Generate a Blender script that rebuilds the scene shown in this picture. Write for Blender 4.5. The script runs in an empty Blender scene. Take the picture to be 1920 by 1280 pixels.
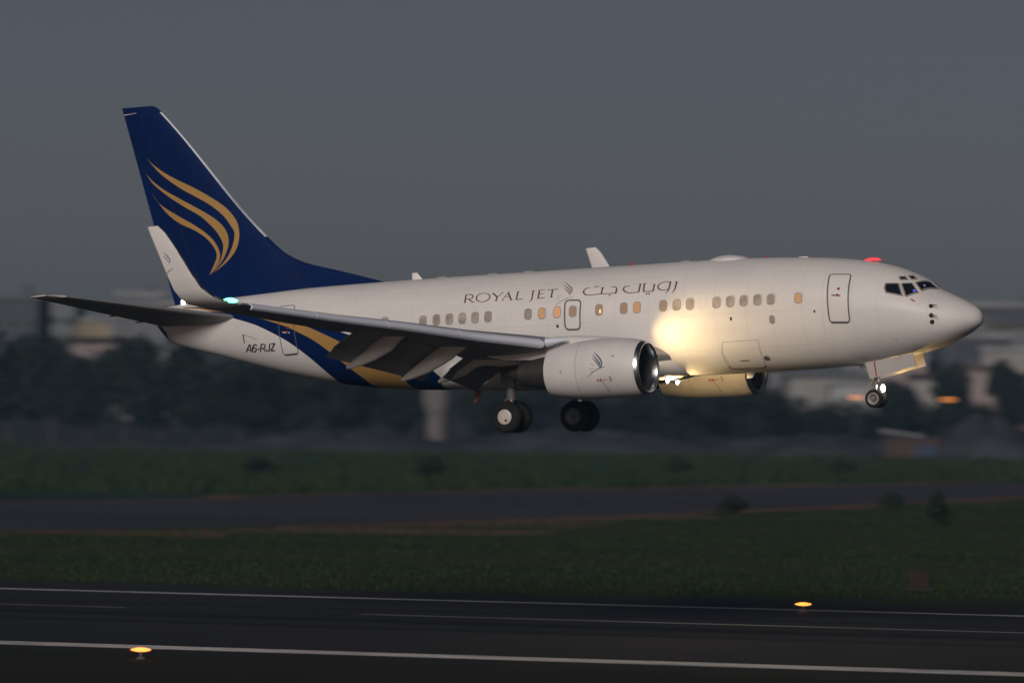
import bpy, bmesh, math, random
import numpy as np
from mathutils import Vector, Matrix

R = math.radians
scene = bpy.context.scene
col = scene.collection

# ---------------------------------------------------------------- camera
cam_d = bpy.data.cameras.new('camera')
cam = bpy.data.objects.new('camera', cam_d)
col.objects.link(cam)
scene.camera = cam
cam.location = (92.391, -199.669, 8.73)
YAW, TILT, ROLL = R(25.166), R(0.369), R(0.588)
_fw = Vector((-math.sin(YAW) * math.cos(TILT), math.cos(YAW) * math.cos(TILT), math.sin(TILT)))
_rt = Vector((math.cos(YAW), math.sin(YAW), 0))
_up = _rt.cross(_fw)
_r2 = math.cos(ROLL) * _rt + math.sin(ROLL) * _up
_u2 = -math.sin(ROLL) * _rt + math.cos(ROLL) * _up
cam.rotation_euler = Matrix((_r2, _u2, -_fw)).transposed().to_euler()
cam_d.sensor_width = 36.0
cam_d.lens = 11625.49 / 1920 * 36
cam_d.clip_end = 9000
cam_d.clip_start = 1.0
cam_d.dof.use_dof = True
cam_d.dof.focus_distance = 217.0
cam_d.dof.aperture_fstop = 0.62
cam_d.dof.aperture_ratio = 0.55

# ---------------------------------------------------------------- sky, sun, exposure
SUN_EL, SUN_AZ = R(22.0), R(170)          # soft evening light from behind the camera; azimuth clockwise from +Y
world = bpy.data.worlds.new('World')
scene.world = world
world.use_nodes = True
wn = world.node_tree
wn.nodes.clear()
w_out = wn.nodes.new('ShaderNodeOutputWorld')
w_bg = wn.nodes.new('ShaderNodeBackground')
w_sky = wn.nodes.new('ShaderNodeTexSky')
w_sky.sky_type = 'NISHITA'
w_sky.sun_disc = False
w_sky.sun_elevation = SUN_EL
w_sky.sun_rotation = SUN_AZ
w_sky.air_density = 0.5
w_sky.dust_density = 1.0
w_sky.ozone_density = 0.2
w_bg.inputs['Strength'].default_value = 0.05
w_tint = wn.nodes.new('ShaderNodeMix'); w_tint.data_type = 'RGBA'; w_tint.blend_type = 'MULTIPLY'; w_tint.inputs[0].default_value = 1.0
w_tint.inputs[7].default_value = (1.12, 0.93, 0.92, 1)      # smoky city air: less green than clean sky
wn.links.new(w_sky.outputs[0], w_tint.inputs[6]); wn.links.new(w_tint.outputs[2], w_bg.inputs[0])
wn.links.new(w_bg.outputs[0], w_out.inputs[0])

sun_d = bpy.data.lights.new('sun', 'SUN')
sun_d.energy = 4.7
sun_d.angle = R(18)
sun_d.color = (1.0, 0.895, 0.82)
sun = bpy.data.objects.new('sun', sun_d)
col.objects.link(sun)
_sd = Vector((math.sin(SUN_AZ) * math.cos(SUN_EL), math.cos(SUN_AZ) * math.cos(SUN_EL), math.sin(SUN_EL)))
sun.rotation_euler = _sd.to_track_quat('Z', 'Y').to_euler()
sun.location = _sd * 300

scene.view_settings.view_transform = 'Standard'
scene.view_settings.look = 'None'
scene.view_settings.gamma = 1.0
scene.view_settings.use_curve_mapping = False
scene.view_settings.exposure = -1.52
scene.cycles.max_bounces = 6
scene.cycles.volume_bounces = 0
scene.cycles.sample_clamp_indirect = 4.0

# ---------------------------------------------------------------- helpers
def link(o, parent=None):
    col.objects.link(o)
    if parent is not None:
        o.parent = parent
    return o

def tag(o, label=None, cat=None, group=None, kind=None):
    if label: o['label'] = label
    if cat: o['category'] = cat
    if group: o['group'] = group
    if kind: o['kind'] = kind
    return o

def empty(name, loc=(0, 0, 0), rot=(0, 0, 0), parent=None):
    o = bpy.data.objects.new(name, None)
    o.location = loc
    o.rotation_euler = rot
    o.empty_display_size = 0.5
    return link(o, parent)

def mesh_obj(name, verts, faces, m, parent=None, smooth=False, fix=True, sharp=None):
    me = bpy.data.meshes.new(name)
    me.from_pydata([tuple(v) for v in verts], [], faces)
    if fix:
        bm = bmesh.new(); bm.from_mesh(me)
        bmesh.ops.recalc_face_normals(bm, faces=bm.faces)
        bm.to_mesh(me); bm.free()
    if smooth:
        me.polygons.foreach_set('use_smooth', [True] * len(me.polygons))
        if sharp:
            me.set_sharp_from_angle(angle=R(sharp))
    me.materials.append(m)
    return link(bpy.data.objects.new(name, me), parent)

class MB:
    """collects simple shapes for one mesh"""
    def __init__(s): s.v = []; s.f = []
    def add(s, verts, faces):
        n = len(s.v); s.v += [tuple(v) for v in verts]; s.f += [tuple(i + n for i in f) for f in faces]; return s
    def box(s, c, d, rot=None):
        pts = [Vector((x * d[0] / 2, y * d[1] / 2, z * d[2] / 2)) for x in (-1, 1) for y in (-1, 1) for z in (-1, 1)]
        if rot is not None: pts = [rot @ p for p in pts]
        c = Vector(c)
        return s.add([p + c for p in pts], [(0, 1, 3, 2), (4, 6, 7, 5), (0, 4, 5, 1), (2, 3, 7, 6), (0, 2, 6, 4), (1, 5, 7, 3)])
    def tube(s, a, b, ra, rb=None, n=14, cap=True):
        a, b = Vector(a), Vector(b); rb = ra if rb is None else rb
        z = (b - a).normalized(); x = z.orthogonal().normalized(); y = z.cross(x)
        vs = [a + (x * math.cos(2 * math.pi * i / n) + y * math.sin(2 * math.pi * i / n)) * ra for i in range(n)]
        vs += [b + (x * math.cos(2 * math.pi * i / n) + y * math.sin(2 * math.pi * i / n)) * rb for i in range(n)]
        fs = [(i, (i + 1) % n, n + (i + 1) % n, n + i) for i in range(n)]
        if cap: fs += [tuple(range(n - 1, -1, -1)), tuple(range(n, 2 * n))]
        return s.add(vs, fs)
    def rings(s, rings, cap=True, closed=True):
        n = len(rings[0]); vs = [p for r in rings for p in r]; fs = []
        for k in range(len(rings) - 1):
            for i in range(n if closed else n - 1):
                j = (i + 1) % n
                fs.append((k * n + i, k * n + j, (k + 1) * n + j, (k + 1) * n + i))
        if cap: fs += [tuple(range(n - 1, -1, -1)), tuple(range((len(rings) - 1) * n, len(rings) * n))]
        return s.add(vs, fs)
    def lathe(s, prof, axis_o, axis='Y', n=28, cap=False):
        """prof: list of (along, radius)"""
        o = Vector(axis_o); rs = []
        for a, r in prof:
            ring = []
            for i in range(n):
                c, d = math.cos(2 * math.pi * i / n) * r, math.sin(2 * math.pi * i / n) * r
                ring.append(o + (Vector((c, a, d)) if axis == 'Y' else Vector((a, c, d)) if axis == 'X' else Vector((c, d, a))))
            rs.append(ring)
        return s.rings(rs, cap=cap)
    def build(s, name, m, parent=None, smooth=False, sharp=None, fix=True):
        return mesh_obj(name, s.v, s.f, m, parent, smooth, fix, sharp)

# ---------------------------------------------------------------- materials
def nodes_of(name):
    m = bpy.data.materials.new(name); m.use_nodes = True
    nt = m.node_tree; b = nt.nodes['Principled BSDF']
    return m, nt, b

def paint(name, c, rough=0.35, metal=0.0, var=0.06, scale=0.8, coat=0.0, stretch=(1, 1, 1), bump=0.0, dark=None, spec=0.5):
    m, nt, b = nodes_of(name)
    tc = nt.nodes.new('ShaderNodeTexCoord'); mp = nt.nodes.new('ShaderNodeMapping')
    mp.inputs['Scale'].default_value = stretch
    nz = nt.nodes.new('ShaderNodeTexNoise'); nz.inputs['Scale'].default_value = scale; nz.inputs['Detail'].default_value = 6
    rp = nt.nodes.new('ShaderNodeValToRGB')
    lo = dark if dark else tuple(v * (1 - var) for v in c); hi = tuple(min(1, v * (1 + var)) for v in c)
    rp.color_ramp.elements[0].position = 0.32; rp.color_ramp.elements[1].position = 0.68
    rp.color_ramp.elements[0].color = (*lo, 1); rp.color_ramp.elements[1].color = (*hi, 1)
    nt.links.new(tc.outputs['Object'], mp.inputs[0]); nt.links.new(mp.outputs[0], nz.inputs['Vector'])
    nt.links.new(nz.outputs[0], rp.inputs[0]); nt.links.new(rp.outputs[0], b.inputs['Base Color'])
    b.inputs['Roughness'].default_value = rough; b.inputs['Metallic'].default_value = metal
    b.inputs['Coat Weight'].default_value = coat; b.inputs['Coat Roughness'].default_value = 0.12
    b.inputs['Specular IOR Level'].default_value = spec
    if bump:
        bp = nt.nodes.new('ShaderNodeBump'); bp.inputs['Strength'].default_value = bump
        nt.links.new(nz.outputs[0], bp.inputs['Height']); nt.links.new(bp.outputs[0], b.inputs['Normal'])
    return m

def glow(name, c, strength, base=(0.1, 0.1, 0.1)):
    m, nt, b = nodes_of(name)
    nz = nt.nodes.new('ShaderNodeTexNoise'); nz.inputs['Scale'].default_value = 3.0
    mr = nt.nodes.new('ShaderNodeMapRange'); mr.inputs[3].default_value = strength * 0.8; mr.inputs[4].default_value = strength * 1.2
    nt.links.new(nz.outputs[0], mr.inputs[0]); nt.links.new(mr.outputs[0], b.inputs['Emission Strength'])
    b.inputs['Base Color'].default_value = (*base, 1); b.inputs['Emission Color'].default_value = (*c, 1)
    b.inputs['Roughness'].default_value = 0.3
    return m

M = {}
M['white'] = paint('white_fuselage_paint', (0.80, 0.79, 0.775), 0.50, var=0.06, scale=0.9, coat=0.04, stretch=(0.35, 1, 1.3), spec=0.4)
M['white_grimy'] = paint('white_engine_paint', (0.74, 0.73, 0.72), 0.48, var=0.07, scale=0.9, coat=0.05, spec=0.4)
M['blue'] = paint('dark_blue_paint', (0.001, 0.014, 0.085), 0.6, var=0.12, scale=0.6, spec=0.08)
M['gold'] = paint('gold_paint', (0.46, 0.27, 0.080), 0.5, var=0.06, scale=0.7)
M['brown'] = paint('brown_lettering_paint', (0.16, 0.075, 0.045), 0.5, var=0.08, scale=3)
M['grey_letter'] = paint('grey_lettering_paint', (0.30, 0.30, 0.33), 0.5, var=0.05, scale=3)
M['navy_letter'] = paint('navy_lettering_paint', (0.05, 0.08, 0.16), 0.5, var=0.05, scale=3)
M['black'] = paint('black_lettering_paint', (0.015, 0.015, 0.017), 0.5, var=0.1, scale=3)
M['red'] = paint('red_marking_paint', (0.35, 0.02, 0.025), 0.5, var=0.1, scale=3)
M['mast'] = paint('drain_mast_paint', (0.30, 0.11, 0.07), 0.5, var=0.1, scale=3)
M['wing_grey'] = paint('wing_grey_paint', (0.26, 0.265, 0.28), 0.5, var=0.08, scale=0.9)
M['slat'] = paint('bare_metal_slat', (0.68, 0.73, 0.84), 0.45, metal=0.0, var=0.05, scale=1.2, stretch=(0.4, 0.4, 3))
M['chrome'] = paint('polished_inlet_metal', (0.60, 0.63, 0.68), 0.28, metal=1.0, var=0.03, scale=2)
M['dark_metal'] = paint('exhaust_metal_and_door_shade', (0.10, 0.095, 0.09), 0.5, metal=0.7, var=0.15, scale=3)
M['inlet_dark'] = paint('dark_inlet_liner', (0.06, 0.062, 0.068), 0.6, var=0.1, scale=4)
M['blade'] = paint('fan_blade_metal', (0.18, 0.18, 0.19), 0.35, metal=0.8, var=0.1, scale=4)
M['seam'] = paint('seam_grey', (0.30, 0.29, 0.285), 0.6, var=0.1, scale=3)
M['seam_faint'] = paint('panel_seam', (0.68, 0.665, 0.65), 0.5, var=0.06, scale=2)
M['door_seal'] = paint('door_seal_grey', (0.12, 0.12, 0.125), 0.55, var=0.1, scale=3)
M['tyre'] = paint('tyre_rubber', (0.018, 0.018, 0.019), 0.85, var=0.2, scale=5, spec=0.25)
M['hub'] = paint('pale_hub_cap', (0.62, 0.59, 0.55), 0.5, var=0.07, scale=4)
M['hub_dark'] = paint('dark_wheel_rim', (0.17, 0.17, 0.165), 0.5, metal=0.5, var=0.15, scale=6)
M['strut'] = paint('gear_strut_paint', (0.24, 0.24, 0.24), 0.45, var=0.1, scale=4)
M['fairing'] = paint('pale_fairing_paint', (0.62, 0.60, 0.57), 0.5, var=0.08, scale=1.5)
M['gear_door'] = paint('gear_door_paint', (0.42, 0.41, 0.42), 0.5, var=0.06, scale=2)
M['strut_chrome'] = paint('oleo_chrome', (0.7, 0.7, 0.7), 0.15, metal=1.0, var=0.04, scale=6)
M['cockpit_glass'] = paint('cockpit_glass', (0.010, 0.014, 0.018), 0.12, var=0.2, scale=2, coat=0.0, spec=0.35)
M['window_frame'] = paint('window_surround', (0.42, 0.39, 0.36), 0.5, var=0.06, scale=4)
M['pane_grey'] = paint('drawn_window_shade', (0.50, 0.45, 0.39), 0.25, var=0.08, scale=3.5, dark=(0.33, 0.29, 0.25))
M['pane_warm'] = glow('dimly_lit_window', (1.0, 0.50, 0.20), 0.33, (0.30, 0.24, 0.19))
M['pane_lit'] = glow('lit_window', (1.0, 0.48, 0.16), 0.858, (0.30, 0.22, 0.15))
M['pane_bright'] = glow('bright_lit_window', (1.0, 0.42, 0.17), 1.25, (0.30, 0.22, 0.15))
M['pane_spot'] = glow('window_reading_light', (1.0, 0.66, 0.30), 3.52)
M['screen_blue'] = glow('cockpit_display_blue', (0.10, 0.12, 1.0), 1.76)
M['screen_violet'] = glow('cockpit_display_violet', (0.55, 0.35, 0.9), 0.77)
M['lamp_white'] = glow('landing_lamp_glass', (1.0, 0.90, 0.72), 132)
M['lamp_green'] = glow('green_navigation_lamp', (0.10, 1.0, 0.55), 19.8)
M['lamp_tail'] = glow('white_tail_lamp', (1.0, 0.80, 0.62), 19.8)
M['lamp_red'] = glow('red_beacon_lamp', (1.0, 0.03, 0.05), 3.52)
M['lamp_orange'] = glow('runway_lamp_glass', (1.0, 0.29, 0.045), 8)
M['lamp_amber'] = glow('amber_street_lamp', (1.0, 0.30, 0.05), 8)

HAZE = 0.00015

# ---------------------------------------------------------------- fuselage lines (metres)
def pchip(xs,ys):
    xs=np.array(xs,float);ys=np.array(ys,float);h=np.diff(xs);d=np.diff(ys)/h
    m=np.zeros_like(ys);m[0]=d[0];m[-1]=d[-1]
    for i in range(1,len(xs)-1):
        if d[i-1]*d[i]>0:
            w1=2*h[i]+h[i-1];w2=h[i]+2*h[i-1];m[i]=(w1+w2)/(w1/d[i-1]+w2/d[i])
    def f(x):
        x=np.clip(x,xs[0],xs[-1]);i=np.clip(np.searchsorted(xs,x)-1,0,len(xs)-2)
        t=(x-xs[i])/h[i]
        return ((1+2*t)*(1-t)**2*ys[i]+t*(1-t)**2*h[i]*m[i]+t*t*(3-2*t)*ys[i+1]+t*t*(t-1)*h[i]*m[i+1])
    return f
def prof(pts):
    f=pchip([math.sqrt(p[0]) for p in pts],[p[1] for p in pts]); return lambda s:f(np.sqrt(np.maximum(s,0)))
TOP=prof([(0,3.12),(.06,3.36),(.32,3.60),(.81,3.88),(1.34,4.14),(1.56,4.25),(1.85,4.50),(2.1,4.66),(2.47,4.85),(3.02,5.07),(3.57,5.22),(4.23,5.36),(5.24,5.50),(7.22,5.64),(8.8,5.70),(10.2,5.72),(20,5.72),(22.84,5.70),(25.56,5.66),(28.82,5.51),(31.24,5.35),(31.95,5.27),(32.12,5.2)])
BOT=prof([(0,3.12),(.03,2.98),(.37,2.70),(.93,2.42),(1.5,2.21),(2.24,2.04),(2.8,1.94),(4.03,1.79),(5.15,1.72),(6.28,1.69),(19.5,1.69),(20.4,1.705),(21.66,1.77),(23.45,1.95),(24.96,2.19),(26.46,2.52),(28.16,2.98),(29.36,3.33),(30.59,3.68),(31.55,4.0),(32.12,4.6)])
HW=prof([(0,0.0),(.06,.27),(.32,.62),(.81,.98),(1.34,1.22),(2.0,1.44),(3.0,1.66),(4.0,1.79),(5.0,1.85),(6.5,1.88),(19.5,1.88),(21.5,1.84),(23.5,1.72),(25.5,1.52),(27.5,1.22),(29.5,.88),(31,.60),(31.8,.42),(32.12,.30)])
ZC=prof([(0,3.12),(.8,3.18),(2,3.40),(4,3.68),(6.5,3.84),(19.5,3.84),(22,3.9),(25,4.15),(28,4.45),(30.5,4.68),(32.12,4.9)])

def catmull(pts, ws, n):
    if len(pts) == 2: return [pts[0].lerp(pts[1], i / 3) for i in range(4)], [ws[0] + (ws[1] - ws[0]) * i / 3 for i in range(4)]
    op, ow = [], []
    for k in range(len(pts) - 1):
        p0 = pts[max(k - 1, 0)]; p1 = pts[k]; p2 = pts[k + 1]; p3 = pts[min(k + 2, len(pts) - 1)]
        for i in range(n):
            t = i / n
            op.append(0.5 * ((2 * p1) + (p2 - p0) * t + (2 * p0 - 5 * p1 + 4 * p2 - p3) * t * t + (3 * p1 - p0 - 3 * p2 + p3) * t ** 3))
            ow.append(ws[k] + (ws[k + 1] - ws[k]) * t)
    op.append(pts[-1]); ow.append(ws[-1])
    return op, ow

# ================================================================ GROUND
def ground_mat(name, cols, scales, stretch=(1, 1, 1), rough=0.95, bump=0.0, spec=0.2):
    """three-colour mix driven by a broad and a fine noise in world metres"""
    m, nt, b = nodes_of(name)
    tc = nt.nodes.new('ShaderNodeTexCoord'); mp = nt.nodes.new('ShaderNodeMapping'); mp.inputs['Scale'].default_value = stretch
    nt.links.new(tc.outputs['Object'], mp.inputs[0])
    n1 = nt.nodes.new('ShaderNodeTexNoise'); n1.inputs['Scale'].default_value = scales[0]; n1.inputs['Detail'].default_value = 5
    n2 = nt.nodes.new('ShaderNodeTexNoise'); n2.inputs['Scale'].default_value = scales[1]; n2.inputs['Detail'].default_value = 4
    for n in (n1, n2): nt.links.new(mp.outputs[0], n.inputs['Vector'])
    r1 = nt.nodes.new('ShaderNodeValToRGB')
    e = r1.color_ramp.elements; e[0].position = .36; e[0].color = (*cols[0], 1); e[1].position = .66; e[1].color = (*cols[2], 1)
    k = e.new(.5); k.color = (*cols[1], 1)
    nt.links.new(n1.outputs[0], r1.inputs[0])
    mx = nt.nodes.new('ShaderNodeMix'); mx.data_type = 'RGBA'; mx.blend_type = 'MULTIPLY'; mx.inputs[0].default_value = 0.6
    r2 = nt.nodes.new('ShaderNodeValToRGB'); r2.color_ramp.elements[0].position = .3; r2.color_ramp.elements[0].color = (.35, .35, .35, 1); r2.color_ramp.elements[1].position = .7; r2.color_ramp.elements[1].color = (1.25, 1.25, 1.2, 1)
    nt.links.new(n2.outputs[0], r2.inputs[0])
    nt.links.new(r1.outputs[0], mx.inputs[6]); nt.links.new(r2.outputs[0], mx.inputs[7]); nt.links.new(mx.outputs[2], b.inputs['Base Color'])
    b.inputs['Roughness'].default_value = rough; b.inputs['Specular IOR Level'].default_value = spec
    if bump:
        bp = nt.nodes.new('ShaderNodeBump'); bp.inputs['Strength'].default_value = bump; bp.inputs['Distance'].default_value = 0.1
        nt.links.new(n2.outputs[0], bp.inputs['Height']); nt.links.new(bp.outputs[0], b.inputs['Normal'])
    return m
G_ = {}
G_['grass'] = ground_mat('mown_grass', ((0.013, 0.033, 0.006), (0.024, 0.046, 0.009), (0.058, 0.052, 0.018)), (0.09, 0.9), (0.06, 1, 1), bump=0.3)
G_['grass_far'] = ground_mat('rank_grass', ((0.00846, 0.03422, 0.01454), (0.01302, 0.0491, 0.01903), (0.02441, 0.06324, 0.02518)), (0.03, 0.4), (0.07, 1, 1), bump=0.3)
G_['asphalt'] = ground_mat('runway_asphalt', ((0.013, 0.01331, 0.01473), (0.01821, 0.01819, 0.01919), (0.02514, 0.02441, 0.02455)), (0.05, 1.2), (0.05, 1.4, 1), rough=0.85, spec=0.3)
G_['taxi_asphalt'] = ground_mat('taxiway_asphalt', ((0.0405, 0.04002, 0.0495), (0.05063, 0.04968, 0.06), (0.06075, 0.05865, 0.0675)), (0.04, .8), (0.08, 1, 1), rough=0.85, spec=0.3)
G_['shoulder'] = ground_mat('runway_shoulder', ((0.0168, 0.0168, 0.0175), (0.0238, 0.0231, 0.0231), (0.0336, 0.0315, 0.0294)), (0.06, 1.0), (0.1, 1, 1), rough=0.95)
G_['dirt'] = ground_mat('red_brown_earth', ((0.1035, 0.055, 0.03675), (0.1495, 0.0825, 0.0525), (0.184, 0.11, 0.06825)), (0.08, .9), (0.3, 1, 1), bump=0.4)
G_['earth_grey'] = ground_mat('grey_earth', ((0.03063, 0.03478, 0.04309), (0.04324, 0.04869, 0.05746), (0.05405, 0.06028, 0.06895)), (0.06, .5), (0.5, .5, 1), bump=0.5)
G_['line'] = ground_mat('worn_white_paint', ((0.462, 0.462, 0.451), (0.77, 0.759, 0.737), (0.88, 0.869, 0.847)), (0.5, 3.0), (0.3, 1, 1), rough=0.7)
G_['line_worn'] = ground_mat('faded_white_paint', ((.16, .16, .155), (.24, .235, .23), (.34, .33, .32)), (0.2, 3.0), (0.2, 1, 1), rough=0.8)
G_['rubber'] = ground_mat('rubber_streak', ((.010, .010, .011), (.015, .015, .016), (.021, .021, .022)), (0.1, 2.0), (0.03, 2, 1), rough=0.8)

def sheet(name, pts, z, m, kind='structure', parent=None):
    o = mesh_obj(name, [(x, y, z) for x, y in pts], [tuple(range(len(pts)))], m, parent, fix=False)
    if o.data.polygons[0].normal.z < 0: o.data.flip_normals()
    if kind and parent is None: o['kind'] = kind
    return o
def strip(name, x0, x1, y0, y1, z, m, **k): return sheet(name, [(x0, y0), (x1, y0), (x1, y1), (x0, y1)], z, m, **k)

strip('ground', -2400, 2000, -420, 2400, -0.012, G_['grass'])
far_pts = [(-760, -60), (-125.5, 176.2), (-118, 248), (-105, 330), (-40, 520), (500, 2000), (-2000, 2000), (-2400, 300)]
sheet('rank_grass_field', far_pts, -0.006, G_['grass_far'])
runway = strip('runway', -700, 700, -24.2, 24.6, 0.0, G_['asphalt'])
strip('runway_shoulder', -700, 700, 24.6, 30.5, 0.002, G_['shoulder'])
strip('runway_shoulder', -700, 700, -26.6, -24.2, 0.002, G_['shoulder'])
G_['verge'] = ground_mat('dark_verge_grass', ((.010, .011, .004), (.016, .017, .006), (.026, .025, .009)), (0.15, 1.6), (0.1, 1, 1), bump=0.5)
strip('grass_verge', -700, 700, -120, -26.6, 0.004, G_['verge'])
for y, x0, x1, w in ((-22.5, -700, 700, 2.2), (22.5, -700, 700, 0.9)):
    strip('edge_line', x0, x1, y - w / 2, y + w / 2, 0.006, G_['line'], parent=runway)
for x0 in range(-360, 400, 40):
    x = x0 - 11.0
    strip('centre_line_dash', x, x + 30, 6.95, 7.75, 0.006, G_['line_worn'], parent=runway)
for y, w, x0, x1 in ((2.2, 2.6, -420, 480), (-3.6, 1.6, -420, 480), (12.0, 1.2, -300, 300)):
    n = 40; rnd = random.Random(int(y * 10))
    a = [(x0 + (x1 - x0) * i / n, y - w * (.4 + .2 * rnd.random())) for i in range(n + 1)]
    b = [(x0 + (x1 - x0) * i / n, y + w * (.4 + .2 * rnd.random())) for i in range(n, -1, -1)]
    sheet('rubber_streak', a + b, 0.004, G_['rubber'], parent=runway)
# taxiway curving away to the right, with bare earth along its edges
near_e = [(-420, -250), (-170, 30), (-82.5, 104.9), (-76, 134), (-73.5, 153.6), (-75, 205), (-80.8, 265.3), (-84, 330), (-80, 420)]
far_e = [(-118, 430), (-112, 370), (-105, 329.8), (-111, 290), (-117.9, 248.3), (-121, 210), (-125.5, 176.2), (-230, 60), (-520, -250)]
sheet('taxiway', near_e + far_e, 0.0, G_['taxi_asphalt'])
def ribbon(name, pts, w0, w1, z, m, seed):
    rnd = random.Random(seed); a = []; b = []
    P_ = [Vector(p) for p in pts]; q, _ = catmull(P_, [0] * len(P_), 10)
    for i in range(len(q)):
        d = (q[min(i + 1, len(q) - 1)] - q[max(i - 1, 0)]).normalized(); nr = Vector((-d.y, d.x))
        a.append(tuple(q[i] + nr * w0 * (.4 + rnd.random()))); t_ = 1.25 - 1.05 * min(1, i / (len(q) * .8)); b.append(tuple(q[i] - nr * w1 * t_ * (.4 + rnd.random())))
    vs = [(x, y, z) for x, y in a] + [(x, y, z) for x, y in b]; n = len(a)
    o = mesh_obj(name, vs, [(i, i + 1, n + i + 1, n + i) for i in range(n - 1)], m, None, fix=True); o['kind'] = 'structure'
    return o
ribbon('earth_verge', near_e[1:7], 1.5, 15.0, 0.004, G_['dirt'], 3)
ribbon('earth_verge', far_e[2:8], 0.6, 7.0, 0.004, G_['dirt'], 4)

# hillside behind the airfield: rises away from the camera
VF = Vector((-0.42526, 0.90508)); VR = Vector((0.90508, 0.42526)); CAMXY = Vector((92.391, -199.669))
def hill_z(u, v):
    t = min(1, max(0, (v - 815) / 190)); t = t * t * (3 - 2 * t)
    return t * (9.5 + 1.6 * math.sin(u * .03 + 1) + 1.0 * math.sin(u * .011))
vs = []; fs = []; NU, NV = 60, 26
for j in range(NV + 1):
    v = 805 + (1 - math.cos(j / NV * math.pi / 2)) * 600 if j else 805
    for i in range(NU + 1):
        u = -420 + 840 * i / NU; p = CAMXY + VR * u + VF * v
        vs.append((p.x, p.y, hill_z(u, v) + 0.01 + (.3 * math.sin(u * .7) * math.sin(v * .4) if j > 2 else 0)))
for j in range(NV):
    for i in range(NU): fs.append((j * (NU + 1) + i, j * (NU + 1) + i + 1, (j + 1) * (NU + 1) + i + 1, (j + 1) * (NU + 1) + i))
hill = mesh_obj('hillside', vs, fs, G_['earth_grey'], None, smooth=True); hill['kind'] = 'structure'
# earth bank along the airfield edge
def heap(name, c, lx, ly, h, seed, m, rot=0.0, flat=1.4):
    rnd = random.Random(seed); NA, NR = 48, 12; vs = [(0, 0, h)]; fs = []
    ph = [rnd.uniform(0, 6.28) for _ in range(6)]
    for r in range(1, NR + 1):
        u = r / NR
        for i in range(NA):
            a = 2 * math.pi * i / NA; k = 1 + .10 * math.sin(2 * a + ph[0]) + .07 * math.sin(3 * a + ph[1])
            hh = h * (1 - u ** flat) * (1 + .12 * math.sin(5 * a + ph[2] + 4 * u) + .08 * math.sin(9 * a + ph[3] - 3 * u)) if r < NR else -0.3
            x, y = lx * u * k * math.cos(a), ly * u * k * math.sin(a)
            vs.append((x * math.cos(rot) - y * math.sin(rot), x * math.sin(rot) + y * math.cos(rot), hh))
    for i in range(NA):
        j = (i + 1) % NA; fs.append((0, 1 + i, 1 + j))
        for r in range(NR - 1): fs.append((1 + r * NA + i, 1 + (r + 1) * NA + i, 1 + (r + 1) * NA + j, 1 + r * NA + j))
    o = mesh_obj(name, vs, fs, m, None, smooth=True); o.location = c
    return o
RV = math.atan2(VR.y, VR.x)
for k, (px, py, lx, ly, h) in enumerate(((-243, 466, 24, 7, 2.2), (-217, 480, 24, 7, 2.7), (-193, 492, 22, 7, 2.3), (-268, 456, 16, 6, 1.3))):
    b = heap('earth_bank', (px, py, 0), lx, ly, h, 20 + k, G_['earth_grey'], RV, 1.6); b['kind'] = 'structure'
mound = heap('earth_mound', (-169.5, 490, 0), 7.6, 6, 4.7, 5, G_['earth_grey'], RV, 2.2)
tag(mound, 'rounded grey earth mound at the right edge beyond the taxiway', 'mound')


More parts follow.
